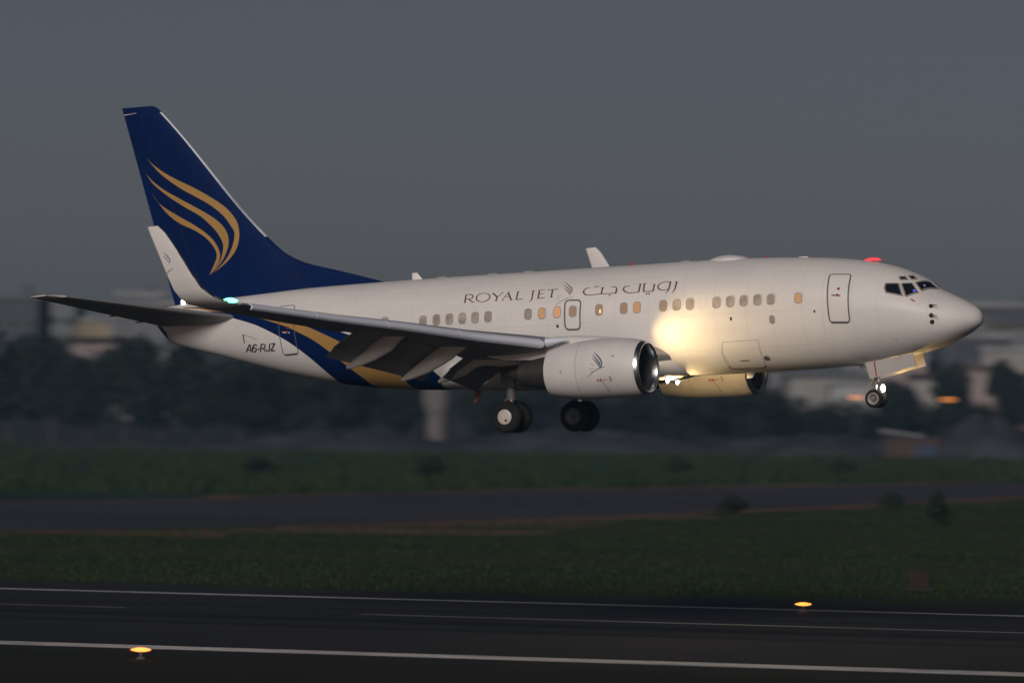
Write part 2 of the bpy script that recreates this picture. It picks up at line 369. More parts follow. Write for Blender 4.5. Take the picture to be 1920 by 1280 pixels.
# lettering, windows, doors and stripes of the airliner as (station, angle round the section)
LETTERS_LATIN=[([(18.88,37.76),(18.864,27.74)],[0.0441,0.0441]),([(18.904,27.67),(18.809,27.78)],[0.0176,0.0176]),([(18.924,37.52),(18.868,37.73)],[0.0176,0.0176]),([(18.878,37.59),(18.736,37.86),(18.629,36.53),(18.592,34.81),(18.609,32.84),(18.692,31.99),(18.846,31.76)],[0.0198,0.022,0.0308,0.0375,0.0308,0.0198,0.0176]),([(18.739,31.93),(18.596,28.41),(18.478,27.42)],[0.0308,0.0331,0.0132]),([(18.43,31.29),(18.437,34.32),(18.369,37.04),(18.223,38.23),(18.062,37.61),(17.953,35.38),(17.914,32.73),(17.946,29.91),(18.041,27.83),(18.169,27.11),(18.306,27.98),(18.394,29.52),(18.43,31.29)],[0.0397,0.0397,0.0264,0.0198,0.0198,0.0286,0.0397,0.0353,0.0264,0.0198,0.022,0.0308,0.0397]),([(17.835,37.69),(17.611,31.78)],[0.0419,0.0419]),([(17.446,37.57),(17.611,31.78)],[0.0198,0.0198]),([(17.616,32.26),(17.644,27.57)],[0.0441,0.0441]),([(17.687,27.43),(17.582,27.59)],[0.0176,0.0176]),([(17.865,37.34),(17.791,37.59)],[0.0176,0.0176]),([(17.492,37.42),(17.414,37.75)],[0.0176,0.0176]),([(17.22,37.15),(17.394,27.67)],[0.0198,0.0198]),([(17.229,37.42),(17.045,27.35)],[0.0441,0.0441]),([(17.311,31.62),(17.119,31.54)],[0.0176,0.0176]),([(17.428,27.44),(17.345,27.57)],[0.0176,0.0176]),([(17.111,27.11),(16.998,27.41)],[0.0176,0.0176]),([(16.84,37.38),(16.844,27.62)],[0.0441,0.0441]),([(16.891,37.25),(16.785,37.43)],[0.0176,0.0176]),([(16.883,27.4),(16.664,27.42),(16.607,28.35)],[0.0198,0.022,0.0132]),([(16.251,37.48),(16.236,27.61),(16.274,24.88),(16.339,23.56)],[0.0441,0.0397,0.0264,0.0088]),([(16.315,37.37),(16.19,37.6)],[0.0176,0.0176]),([(16.006,37.52),(15.993,27.5)],[0.0441,0.0441]),([(16.065,37.4),(15.794,37.71)],[0.0198,0.0198]),([(15.993,32.55),(15.811,32.63)],[0.0198,0.0198]),([(16.034,27.21),(15.795,27.33),(15.758,28.45)],[0.0198,0.0198,0.011]),([(15.702,37.25),(15.286,37.4)],[0.022,0.022]),([(15.493,37.2),(15.487,27.46)],[0.0441,0.0441]),([(15.533,27.26),(15.428,27.49)],[0.0176,0.0176])]
CREST_FEATHERS=[([(15.116,47.55),(14.916,41.97),(14.774,37.75),(14.717,34.27),(14.74,30.63)],[0.0066,0.0331,0.0419,0.0308,0.0066]),([(15.111,43.63),(14.963,39.2),(14.828,35.56),(14.758,32.61),(14.773,29.78)],[0.0066,0.0331,0.0397,0.0264,0.0066]),([(15.082,39.22),(14.942,35.0),(14.833,32.14),(14.776,29.94),(14.794,27.72)],[0.0066,0.0308,0.0375,0.0264,0.0066])]
CREST_SWOOSH=[([(15.101,29.31),(15.194,28.15),(15.227,26.35),(15.188,24.09),(15.151,23.3)],[0.0066,0.0154,0.0198,0.0154,0.0066]),([(15.299,16.23),(15.158,20.47),(14.936,23.97),(14.755,25.79),(14.597,26.29)],[0.0066,0.0198,0.0242,0.0176,0.0066])]
LETTERS_ARABIC=[([(10.72,37.08),(10.724,30.1),(10.757,25.96),(10.839,23.23)],[0.0495,0.0443,0.0312,0.0104]),([(10.774,36.91),(10.663,37.44)],[0.0182,0.0182]),([(10.952,37.51),(11.141,38.04),(11.323,36.5),(11.403,32.89),(11.361,29.62),(11.211,27.38),(11.047,27.66),(10.953,29.68)],[0.0208,0.0208,0.026,0.0443,0.0365,0.0234,0.0208,0.0208]),([(10.955,37.81),(10.961,30.14),(10.994,25.91),(11.074,23.6)],[0.0495,0.0443,0.0312,0.0104]),([(11.952,37.43),(11.923,27.24)],[0.0443,0.0443]),([(12.011,37.27),(11.889,37.58)],[0.0182,0.0182]),([(11.956,27.21),(11.545,26.83)],[0.0234,0.0234]),([(11.55,35.37),(11.561,26.86)],[0.0443,0.0443]),([(11.623,35.24),(11.517,35.49)],[0.0182,0.0182]),([(12.103,37.28),(12.107,26.99)],[0.0469,0.0469]),([(12.163,37.12),(12.071,37.4)],[0.0182,0.0182]),([(12.099,27.06),(12.451,26.64),(12.612,28.18),(12.712,31.07),(12.704,34.1),(12.616,35.43),(12.485,35.33)],[0.0208,0.0234,0.0312,0.0443,0.0365,0.0234,0.013]),([(12.949,27.45),(13.567,27.55),(14.066,27.14),(14.192,28.72),(14.26,31.56),(14.226,34.75),(14.125,36.26),(14.006,36.1)],[0.0234,0.0234,0.0234,0.0365,0.0443,0.0312,0.0208,0.013]),([(13.541,35.74),(13.553,27.52)],[0.0443,0.0443]),([(13.616,35.33),(13.475,35.79)],[0.0182,0.0182]),([(13.248,35.29),(13.091,35.8),(13.005,33.81),(12.982,31.18),(13.004,27.39)],[0.013,0.0208,0.0312,0.0443,0.0443]),([(13.885,37.39),(13.843,37.39),(13.799,37.39)],[0.0078,0.0443,0.0078]),([(13.789,37.56),(13.744,37.56),(13.7,37.56)],[0.0078,0.0443,0.0078]),([(13.263,25.3),(13.216,25.29),(13.166,25.28)],[0.0078,0.0443,0.0078]),([(11.842,24.24),(11.795,24.23),(11.748,24.22)],[0.0078,0.0443,0.0078]),([(11.748,24.31),(11.701,24.22),(11.654,24.21)],[0.0078,0.0443,0.0078])]
CABIN_WINDOWS=[(20.461,8.94,0),(19.925,9.71,0.0),(19.412,9.76,0),(18.904,9.64,0),(18.401,9.65,0),(17.895,9.7,0),(16.333,9.83,0),(15.794,9.76,2),(15.204,10.01,3),(14.595,9.82,1),(13.586,9.73,4),(12.633,9.79,1),(12.126,9.65,2),(11.127,9.68,1),(10.615,9.69,0),(10.111,9.61,0),(9.106,9.57,0),(8.589,9.86,0),(8.08,9.91,0),(7.558,10.02,0),(7.057,9.94,0),(6.031,10.16,2),(21.985,9.23,0)]
WIN_SIZE=((20.018,15.27),(20.006,4.13),(20.051,9.53),(19.784,9.48))
FRONT_DOOR=[(4.995,41.26),(4.228,43.82),(4.186,-15.13),(4.92,-15.03)]
EXIT_DOOR=[(14.911,22.66),(14.301,21.81),(14.328,-8.87),(14.907,-8.26)]
AFT_DOOR=[(26.479,33.0),(25.851,33.93),(25.755,-29.9),(26.44,-35.09)]
COCKPIT_SIDE_REAR=[(2.967,37.1),(2.557,42.53),(2.346,24.42),(2.901,24.12),(2.973,30.02)]
COCKPIT_SIDE_FRONT=[(2.471,44.04),(2.16,52.04),(1.881,38.45),(2.234,24.45)]
COCKPIT_FRONT=[(2.07,56.47),(1.788,81.25),(1.474,70.61),(1.806,45.3)]
EYEBROW_A=[(2.629,56.04),(2.461,61.1),(2.333,56.46),(2.542,50.63)]
EYEBROW_B=[(2.388,65.59),(2.286,72.4),(2.11,68.29),(2.234,60.27)]
PROBES=[(1.418,20.61),(1.394,0.0),(1.382,-12.28)]
RED_MARK=[(1.989,20.94)]
PORTS=[(7.045,-10.53),(7.599,-52.32),(8.578,-7.47),(5.445,-4.42),(15.199,-4.56),(2.72,-39.06)]
CARGO_DOOR=[(9.055,-29.52),(7.695,-29.4),(7.783,-62.53),(7.951,-68.68),(9.066,-67.12),(9.132,-61.45),(9.168,-42.18)]
FRONT_HANDLE=[(4.633,13.82),(4.573,22.3)]
REGISTRATION=[(28.123,-42.3),(26.781,-30.98),(26.69,-20.6),(27.967,-28.76)]
AFT_HANDLE=[(26.136,-6.49),(26.071,-0.49)]
ACCESS_MARK=[(28.076,-26.43),(28.074,-13.91),(27.474,-18.96)]
STRIPE_LOW=[(30.835,45.25),(29.908,34.44),(28.581,13.36),(27.767,3.57),(26.918,-6.39),(26.174,-16.21),(25.604,-26.97),(25.1,-40.72),(24.711,-59.78),(24.658,-71.64)]
STRIPE_GOLD_LOW=[(30.84,46.53),(29.485,29.79),(28.387,22.23),(27.443,13.49),(26.636,5.31),(25.796,-3.36),(24.883,-14.92),(24.078,-32.61),(23.418,-54.61),(23.214,-73.28)]
STRIPE_GOLD_TOP=[(30.846,47.84),(29.936,40.93),(29.046,36.12),(28.137,25.26),(27.107,13.63),(25.592,4.59),(24.961,-1.39),(23.747,-14.45),(22.638,-30.64),(21.807,-48.23),(21.629,-70.57)]
STRIPE_TOP=[(30.852,49.19),(29.958,45.39),(29.066,39.93),(27.747,27.95),(26.3,16.54),(24.683,3.92),(22.938,-9.52),(21.314,-26.18),(20.415,-42.0),(20.047,-68.56)]
FEATHERS=[([(32.272,10.817),(32.033,10.556),(31.592,10.234),(31.033,9.922),(30.42,9.627),(29.818,9.295),(29.22,8.911),(28.826,8.557),(28.56,8.141),(28.509,7.658),(28.64,7.233),(28.934,6.892),(29.319,6.614),(29.635,6.442),(29.829,6.318)],[(32.272,10.817),(32.043,10.528),(31.759,10.228),(31.44,9.968),(30.839,9.562),(30.234,9.231),(29.633,8.883),(29.125,8.467),(28.888,8.161),(28.71,7.878),(28.712,7.616),(28.821,7.295),(29.027,6.954),(29.316,6.672),(29.829,6.318)]),([(32.326,10.214),(32.073,9.943),(31.625,9.602),(31.065,9.284),(30.455,8.953),(29.853,8.622),(29.353,8.287),(29.063,7.966),(28.948,7.631),(28.987,7.305),(29.182,6.936),(29.438,6.65),(29.759,6.395)],[(32.326,10.214),(32.077,9.865),(31.716,9.549),(31.267,9.227),(30.668,8.857),(30.068,8.507),(29.553,8.047),(29.296,7.707),(29.183,7.428),(29.214,7.156),(29.34,6.835),(29.567,6.576),(29.759,6.395)]),([(32.129,9.498),(31.857,9.128),(31.497,8.861),(31.013,8.577),(30.412,8.241),(29.871,7.878),(29.518,7.53),(29.339,7.163),(29.364,6.891),(29.533,6.627),(29.827,6.345)],[(32.129,9.498),(31.683,8.902),(31.325,8.548),(30.905,8.272),(30.298,7.988),(29.826,7.656),(29.53,7.284),(29.47,7.006),(29.589,6.741),(29.754,6.477),(29.827,6.345)])]

# ================================================================ AIRLINER
# aircraft stations: s = metres aft of the nose, y = metres to port, z = metres above the extended main wheels
S0 = 16.66
def P(s, y, z): return Vector((S0 - s, y, z))

jet = empty('jet_airliner', (0, 0, 6.94), (R(0.261), R(-3.495), R(-0.1136)))
tag(jet, 'white business jetliner with blue and gold tail landing low over the runway', 'airliner')

# ---- fuselage surface
def surf(s, t, off=0.0):
    a = math.radians(t)
    w = float(HW(s)) + off; zc = float(ZC(s))
    H = (float(TOP(s)) - zc if math.sin(a) >= 0 else zc - float(BOT(s))) + off
    x_off = 0.0
    if s < 3.0:     # the nose surface leans forward: lift along x as well
        x_off = off * max(0.0, 1 - s / 3.0)
    return P(s - x_off, -w * math.cos(a), zc + H * math.sin(a))

st = [0.0015, .008, .02, .045, .08, .13, .2, .28, .38, .5] + [0.6 + 0.12 * i for i in range(34)]
st = [s for s in st if s < 4.6] + list(np.arange(4.7, 19.5, 0.5)) + list(np.arange(19.5, 31.5, 0.25)) + [31.5, 31.7, 31.9, 32.05, 32.12]
NT = 96
mb = MB()
mb.rings([[surf(s, 360 * i / NT) for i in range(NT)] for s in st], cap=True)
fus = mb.build('fuselage', M['white'], jet, smooth=True, sharp=50)

ARC = math.pi / 180 * 1.88
def to2(p): return Vector((p[0], p[1] * ARC))
def stroke2(pts, ws, n=6):
    """a brush stroke in a flat 2-D space -> verts, quads"""
    p, w = catmull(pts, ws, n); vs = []; fs = []
    for i in range(len(p)):
        d = p[min(i + 1, len(p) - 1)] - p[max(i - 1, 0)]
        nrm = Vector((-d.y, d.x)).normalized() if d.length > 1e-9 else Vector((0, 1))
        vs += [p[i] + nrm * w[i] / 2, p[i] - nrm * w[i] / 2]
        if i: fs.append((2 * i - 2, 2 * i - 1, 2 * i + 1, 2 * i))
    return vs, fs
def strokes_on_fuselage(name, strokes, m, parent, off=0.005, fat=1.0):
    mb = MB()
    for k, (pts, ws) in enumerate(strokes):
        v, f = stroke2([to2(p) for p in pts], [w * fat for w in ws])
        mb.add([surf(q.x, q.y / ARC, off + 0.0004 * (k % 5)) for q in v], f)
    return mb.build(name, m, parent, fix=False)
def patch(outline, off, rings=4, sub=5, c=None):
    """convex outline in (s, t) -> finely divided patch lying on the fuselage"""
    o = []
    for i in range(len(outline)):
        a, b = outline[i], outline[(i + 1) % len(outline)]
        for k in range(sub): o.append((a[0] + (b[0] - a[0]) * k / sub, a[1] + (b[1] - a[1]) * k / sub))
    c = c or (sum(p[0] for p in o) / len(o), sum(p[1] for p in o) / len(o))
    n = len(o); vs = [surf(*c, off)]; fs = []
    for r in range(1, rings + 1):
        for p in o: vs.append(surf(c[0] + (p[0] - c[0]) * r / rings, c[1] + (p[1] - c[1]) * r / rings, off))
    for i in range(n):
        j = (i + 1) % n
        fs.append((0, 1 + i, 1 + j))
        for r in range(rings - 1): fs.append((1 + r * n + i, 1 + (r + 1) * n + i, 1 + (r + 1) * n + j, 1 + r * n + j))
    return vs, fs
def round_rect(cs, ct, ds, dt, rs, n=5):
    """outline in (s, t); ds, rs in metres, dt in degrees of arc"""
    rt_ = rs / ARC; o = []
    for sx, sy, a0 in ((1, 1, 0), (-1, 1, 90), (-1, -1, 180), (1, -1, 270)):
        for i in range(n + 1):
            a = R(a0 + 90 * i / n)
            o.append((cs + sx * (ds / 2 - rs) + rs * math.cos(a), ct + sy * (dt / 2 - rt_) + rt_ * math.sin(a)))
    return o
def ring_strip(outline, width, off, sub=3, lift=0.0):
    """a closed band along an outline on the fuselage; lift adds a proud cross-section"""
    pts = []
    for i in range(len(outline)):
        a, b = to2(outline[i]), to2(outline[(i + 1) % len(outline)]); m_ = max(sub, int((b - a).length / 0.06))
        for k in range(m_): pts.append(a.lerp(b, k / m_))
    n = len(pts); vs = []; fs = []
    for i in range(n):
        d = pts[(i + 1) % n] - pts[i - 1]; nr = Vector((-d.y, d.x)).normalized() * width / 2
        for q, o in ((pts[i] + nr, off), (pts[i] + nr * .6, off + lift), (pts[i] - nr * .6, off + lift), (pts[i] - nr, off)):
            vs.append(surf(q.x, q.y / ARC, o))
    for i in range(n):
        j = (i + 1) % n
        for k in range(3): fs.append((4 * i + k, 4 * j + k, 4 * j + k + 1, 4 * i + k + 1))
    return vs, fs

# ---- livery stripes on the rear fuselage
def resample(c, n):
    p, _ = catmull([Vector(q) for q in c], [0] * len(c), 12)
    L = [0]
    for i in range(1, len(p)): L.append(L[-1] + (Vector((p[i].x, p[i].y * ARC)) - Vector((p[i - 1].x, p[i - 1].y * ARC))).length)
    out = []; k = 0
    for i in range(n):
        t = L[-1] * i / (n - 1)
        while k < len(L) - 2 and L[k + 1] < t: k += 1
        u = (t - L[k]) / max(L[k + 1] - L[k], 1e-9); out.append(p[k].lerp(p[k + 1], u))
    return out
def band(name, ca, cb, m, off):
    a = resample(ca, 70); b = resample(cb, 70)
    for side in (1, -1):
        vs = []; fs = []; K = 9
        for i in range(70):
            for k in range(K):
                q = a[i].lerp(b[i], k / (K - 1)); v = surf(q.x, q.y, off); vs.append(Vector((v.x, v.y * side, v.z)))
        for i in range(69):
            for k in range(K - 1): fs.append((i * K + k, (i + 1) * K + k, (i + 1) * K + k + 1, i * K + k + 1))
        mesh_obj(name, vs, fs, m, fus, smooth=True, fix=False)
def to_keel(c, s_end): return c + [(s_end, -90)]
lowc, gl, gt, tp = to_keel(STRIPE_LOW, 24.5), to_keel(STRIPE_GOLD_LOW, 23.0), to_keel(STRIPE_GOLD_TOP, 21.4), to_keel(STRIPE_TOP, 19.85)
band('blue_stripe', lowc, gl, M['blue'], 0.004)
band('gold_stripe', gl, gt, M['gold'], 0.004)
band('blue_stripe', gt, tp, M['blue'], 0.004)

# ---- lettering and crest
for i0, i1 in ((0, 5), (5, 6), (6, 12), (12, 17), (17, 20), (20, 22), (22, 26), (26, 29)):     # one object per letter
    strokes_on_fuselage('letter', LETTERS_LATIN[i0:i1], M['brown'], fus, fat=1.35)
for i0, i1 in ((0, 2), (2, 4), (4, 9), (9, 12), (12, 16), (16, 17), (17, 18), (18, 19), (19, 20), (20, 21)):
    strokes_on_fuselage('letter', LETTERS_ARABIC[i0:i1], M['brown'], fus, fat=1.35)
strokes_on_fuselage('crest_feathers', CREST_FEATHERS, M['brown'], fus)
strokes_on_fuselage('crest_swoosh', CREST_SWOOSH, M['grey_letter'], fus)
bl, br, tr, tl = [to2(p) for p in REGISTRATION]
GLYPHS = [[[(0, 0), (.42, 1)], [(.42, 1), (.58, 1)], [(.58, 1), (1, 0)], [(.2, .32), (.8, .32)]],
          [[(.92, .80), (.78, .97), (.5, 1.0), (.2, .88), (.06, .5), (.14, .14), (.5, 0), (.86, .14), (.94, .33), (.82, .54), (.5, .62), (.2, .5), (.08, .34)]],
          [[(.08, .38), (.92, .38)]],
          [[(.1, 0), (.1, 1)], [(.1, .97), (.62, .97), (.9, .86), (.9, .60), (.62, .47), (.1, .47)], [(.55, .47), (.82, .3), (.96, 0)]],
          [[(.88, 1), (.88, .3), (.74, .05), (.42, .02), (.16, .12), (.1, .34)]],
          [[(.06, .96), (.94, .96)], [(.92, .96), (.08, .05)], [(.06, .05), (.96, .05)]]]
mb = MB(); x0 = 0.0; WID = (.175, .155, .09, .175, .145, .16); gap = .02
for g_, wd in zip(GLYPHS, WID):
    for k, st_ in enumerate(g_):
        pts = [bl.lerp(br, x0 + p[0] * wd).lerp(tl.lerp(tr, x0 + p[0] * wd), p[1]) for p in st_]
        v, f = stroke2(pts, [0.052] * len(pts), 5); mb.add([surf(q.x, q.y / ARC, 0.006 + .0005 * k) for q in v], f)
    x0 += wd + gap
mb.build('registration', M['black'], fus, fix=False)

# ---- cabin windows, each with its surround
PANE = ['pane_grey', 'pane_warm', 'pane_lit', 'pane_bright', 'pane_warm']
door_windows = {}
for k, (s, t, kind) in enumerate(CABIN_WINDOWS):
    o = round_rect(s, t, 0.255, 11.0, 0.10)
    v, f = patch(o, 0.009, 2, 1)
    pane = mesh_obj('cabin_window', v, f, M[PANE[int(kind)]], jet, fix=False)
    v, f = ring_strip(round_rect(s, t, 0.275, 11.6, 0.105), 0.034, 0.006, 1, 0.010)
    mesh_obj('frame', v, f, M['window_frame'], pane, smooth=True, fix=False)
    if int(kind) == 4:
        v, f = patch(round_rect(s - 0.05, t - 1.8, 0.07, 4.2, 0.025), 0.0125, 2, 1)
        mesh_obj('reading_light', v, f, M['pane_spot'], pane, fix=False)
for s in (17.35, 16.85, 9.61, 22.5, 23.0):          # blanked windows, only their outline shows
    v, f = ring_strip(round_rect(s, 9.7, 0.27, 11.4, 0.105), 0.010, 0.003, 1, 0.001)
    mesh_obj('blanked_window', v, f, M['seam_faint'], fus, fix=False)

# ---- doors
def quad_round(q, r=0.16, n=6):
    """rounded quadrilateral outline in (s, t) from four corners"""
    pts = [to2(p) for p in q]; o = []
    for i in range(4):
        p = pts[i]; a = (pts[i - 1] - p).normalized(); b = (pts[(i + 1) % 4] - p).normalized()
        for k in range(n + 1):
            u = k / n; q0 = p + a * r; q1 = p + b * r
            v = q0.lerp(p, u).lerp(p.lerp(q1, u), u); o.append((v.x, v.y / ARC))
    return o
def door(name, corners, r, wid, sill=True, col_='door_seal'):
    o = quad_round(corners, r)
    v, f = patch(o, 0.0055 if name != 'aft_service_door' else -0.02, 6, 2)
    d = mesh_obj(name, v, f, M['white'], jet, smooth=True, fix=False)
    v, f = ring_strip(o, wid, 0.007, 2, 0.006)
    mesh_obj('door_seal', v, f, M[col_], d, fix=False)
    if sill:
        a, b = Vector(corners[3]), Vector(corners[2])
        v, f = stroke2([to2(a.lerp(b, 0.08)), to2(a.lerp(b, 0.92))], [0.07, 0.07])
        mesh_obj('door_sill', [surf(q.x, q.y / ARC, 0.022) for q in v], f, M['door_seal'], d, fix=False)
    return d
d1 = door('front_service_door', FRONT_DOOR, 0.13, 0.05)
d2 = door('overwing_exit', EXIT_DOOR, 0.16, 0.055, False)
d3 = door('aft_service_door', AFT_DOOR, 0.10, 0.035)
for d, hpt, cm, sm in ((d1, FRONT_HANDLE, 'black', 'red'), (d3, AFT_HANDLE, 'hub', 'red')):
    v, f = stroke2([to2((hpt[0][0] + 0.17, hpt[0][1])), to2((hpt[0][0] - 0.15, hpt[0][1]))], [0.045, 0.045])
    mesh_obj('handle', [surf(q.x, q.y / ARC, 0.016) for q in v], f, M[cm], d, fix=False)
    v, f = patch(round_rect(hpt[0][0] - 0.04, hpt[0][1] + 0.8, 0.09, 3, 0.03), 0.019, 2, 1)
    mesh_obj('handle_mark', v, f, M[sm], d, fix=False)
    v, f = patch(round_rect(hpt[1][0], hpt[1][1], 0.10, 3.4, 0.045), 0.012, 2, 1)
    mesh_obj('view_port', v, f, M['red'], d, fix=False)
o = [tuple(p) for p in CARGO_DOOR]
v, f = ring_strip(o, 0.014, 0.004, 4, 0.002)
cd = mesh_obj('cargo_door', v, f, M['seam'], jet, fix=False)
v, f = stroke2([to2(CARGO_DOOR[2]), to2(CARGO_DOOR[3]), to2(CARGO_DOOR[4]), to2(CARGO_DOOR[5])], [0.03, 0.06, 0.06, 0.03])
mesh_obj('door_sill', [surf(q.x, q.y / ARC, 0.012) for q in v], f, M['door_seal'], cd, fix=False)
v, f = stroke2([to2((8.62, -53.5)), to2((8.27, -53.5))], [0.035, 0.035])
mesh_obj('handle', [surf(q.x, q.y / ARC, 0.010) for q in v], f, M['black'], cd, fix=False)

# ---- ports, probes, marks on the skin
for (s, t), rs_, rt_, mm in zip(PORTS, (0.105, 0.11, 0.035, 0.035, 0.045, 0.03), (4.2, 3.6, 1.8, 1.2, 1.6, .8), ('seam', 'door_seal', 'black', 'black', 'black', 'seam')):
    v, f = patch(round_rect(s, t, rs_ * 2, rt_ * 2, min(rs_, rt_ * ARC) * 0.98), 0.006, 2, 1)
    mesh_obj('skin_port', v, f, M[mm], jet, fix=False)
for k, (s, t) in enumerate(PROBES):
    b = surf(s, t, 0.0); n_ = (surf(s, t, 0.2) - b).normalized(); n_.x *= .2; n_.normalize()
    mb = MB(); mb.tube(b - n_ * .02, b + n_ * 0.02, 0.085, 0.075)
    pr = mb.build('probe', M['black'], jet)
    mb = MB(); mb.tube(b, b + n_ * 0.12, 0.03, 0.022)
    if k < 2: mb.tube(b + n_ * 0.12, b + n_ * 0.13 + Vector((0.26, 0, -.03)), 0.022, 0.012)
    mb.build('probe_arm', M['dark_metal'], pr)
v, f = stroke2([to2((RED_MARK[0][0] + .08, RED_MARK[0][1] + 1.5)), to2((RED_MARK[0][0] - .06, RED_MARK[0][1] - 1.2))], [0.07, 0.07])
mesh_obj('red_mark', [surf(q.x, q.y / ARC, 0.006) for q in v], f, M['red'], fus, fix=False)
strokes_on_fuselage('access_mark', [([ACCESS_MARK[0], ACCESS_MARK[1]], [0.045, 0.045]), ([ACCESS_MARK[1], (27.8, -16.0), ACCESS_MARK[2]], [0.02, 0.02, 0.01])], M['black'], fus, 0.006)
# panel joints of the skin: rings round the barrel and laps along it
mb = MB()
for s in (1.52, 3.2, 4.1, 5.15, 5.9, 7.0, 8.0, 9.2, 10.4, 11.7, 13.0, 14.2, 15.6, 17.2, 18.4, 19.6, 20.9, 22.2, 23.3, 24.4, 25.5, 27.1, 28.3, 29.8, 31.35):
    w_ = 0.012 if s > 2 else 0.016
    vs = []; fs_ = []
    for i in range(97):
        t = -180 + 360 * i / 96
        vs += [surf(s - w_ / 2, t, 0.0022), surf(s + w_ / 2, t, 0.0022)]
        if i: fs_.append((2 * i - 2, 2 * i - 1, 2 * i + 1, 2 * i))
    mb.add(vs, fs_)
for t, s0_, s1_ in ((-3.0, 5.1, 24.0), (46, 3.5, 22.0), (-38, 4.4, 11.0), (-2, 1.6, 4.1), (8, .25, 1.5), (150, 3, 22), (183, 3, 24)):
    vs = []; fs_ = []; n = 60
    for i in range(n + 1):
        s = s0_ + (s1_ - s0_) * i / n
        vs += [surf(s, t, 0.002), surf(s, t + 0.3, 0.002)]
        if i: fs_.append((2 * i - 2, 2 * i - 1, 2 * i + 1, 2 * i))
    mb.add(vs, fs_)
mb.build('panel_seam', M['seam_faint'], fus, fix=False)

# ---- cockpit glazing
def pane(name, corners, mirror=True, r=0.05):
    for side in (1, -1):
        o = corners
        v, f = patch(o, 0.014, 5, 5)
        w = mesh_obj(name, [Vector((q.x, q.y * side, q.z)) for q in v], f, M['cockpit_glass'], jet, smooth=True, fix=False)
        v, f = ring_strip(o, 0.07, 0.004, 5, 0.016)
        mesh_obj('frame', [Vector((q.x, q.y * side, q.z)) for q in v], f, M['seam'], w, fix=False)
        if side == 1: first = w
    return first
pane('cockpit_side_window', COCKPIT_SIDE_REAR)
w2 = pane('cockpit_side_window', COCKPIT_SIDE_FRONT)
w1 = pane('windshield', [COCKPIT_FRONT[0], (1.80, 84), (1.49, 84), COCKPIT_FRONT[3]])
pane('eyebrow_window', EYEBROW_A); pane('eyebrow_window', EYEBROW_B)
v, f = patch(round_rect(2.01, 38.5, 0.08, 5.0, 0.03), 0.024, 2, 1)
mesh_obj('instrument_display', v, f, M['screen_blue'], w2, fix=False)
v, f = patch(round_rect(1.80, 60.0, 0.055, 6.0, 0.02), 0.028, 2, 1)
mesh_obj('instrument_display', v, f, M['screen_violet'], w1, fix=False)

# ---- things on the crown: antennas, satellite radome, beacon
def blade(name, s, h, c0, c1, rake, m, th=0.03, base='top', y=0.0):
    z0 = float(TOP(s)) - 0.02 if base == 'top' else float(BOT(s)) + 0.02
    sg = 1 if base == 'top' else -1
    mb = MB(); rings = []
    for k in range(5):
        u = k / 4; c = c0 + (c1 - c0) * u; le = s - c0 / 2 + rake * u
        rings.append([P(le + c * (0.5 - 0.5 * math.cos(a)), y + th * (1 - .6 * u) * math.sin(a) * (1 if math.cos(a) < 0.7 else .5), z0 + sg * h * u) for a in [2 * math.pi * i / 14 for i in range(14)]])
    mb.rings(rings); return mb.build(name, m, jet, smooth=True, sharp=60)
blade('blade_antenna', 21.5, 0.26, 0.42, 0.2, 0.22, M['white'])
blade('blade_antenna', 13.05, 0.10, 0.22, 0.12, 0.1, M['red'])
blade('blade_antenna', 7.9, 0.07, 0.2, 0.1, 0.1, M['red'])
blade('blade_antenna', 6.5, 0.05, 0.4, 0.3, 0.1, M['white'])
blade('drain_mast', 19.2, 0.52, 0.30, 0.13, 0.34, M['mast'], 0.03, 'bot')
blade('blade_antenna', 8.7, 0.2, 0.35, 0.2, 0.15, M['white'], 0.03, 'bot')
mb = MB(); rings = []
for k in range(13):
    u = k / 12; s = 8.55 + 1.55 * u; w = 0.5 * math.sin(math.pi * min(1, max(0, .02 + .96 * u))) ** 0.6; h = 0.20 * math.sin(math.pi * (0.02 + .96 * u)) ** 0.7
    z0 = float(TOP(s)) - 0.05
    rings.append([P(s, w * math.cos(a), z0 + h * max(0, math.sin(a)) - 0.06 * max(0, -math.sin(a))) for a in [2 * math.pi * i / 20 for i in range(20)]])
mb.rings(rings); mb.build('satellite_radome', M['white_grimy'], jet, smooth=True)
mb = MB()
mb.lathe([(0, 0.12), (0.025, 0.12)], P(3.95, 0, float(TOP(3.95)) - 0.01), 'Z', 18, True)
bc = mb.build('beacon', M['dark_metal'], jet)
mb = MB(); rings = []
for k in range(7):
    u = k / 6; rr = 0.22 * math.cos(u * math.pi / 2 * 0.97); rings.append([P(3.95 + rr * 1.5 * math.cos(a), rr * .6 * math.sin(a), float(TOP(3.95)) + 0.02 + 0.11 * math.sin(u * math.pi / 2)) for a in [2 * math.pi * i / 18 for i in range(18)]])
mb.rings(rings); mb.build('beacon_lens', M['lamp_red'], bc, smooth=True)
for s in (17.0, 18.4, 20.4, 10.9):      # small antennas along the crown
    mb = MB(); mb.box(P(s, -0.2, float(TOP(s))), (0.35, 0.08, 0.05)); mb.build('crown_antenna', M['seam'], jet)

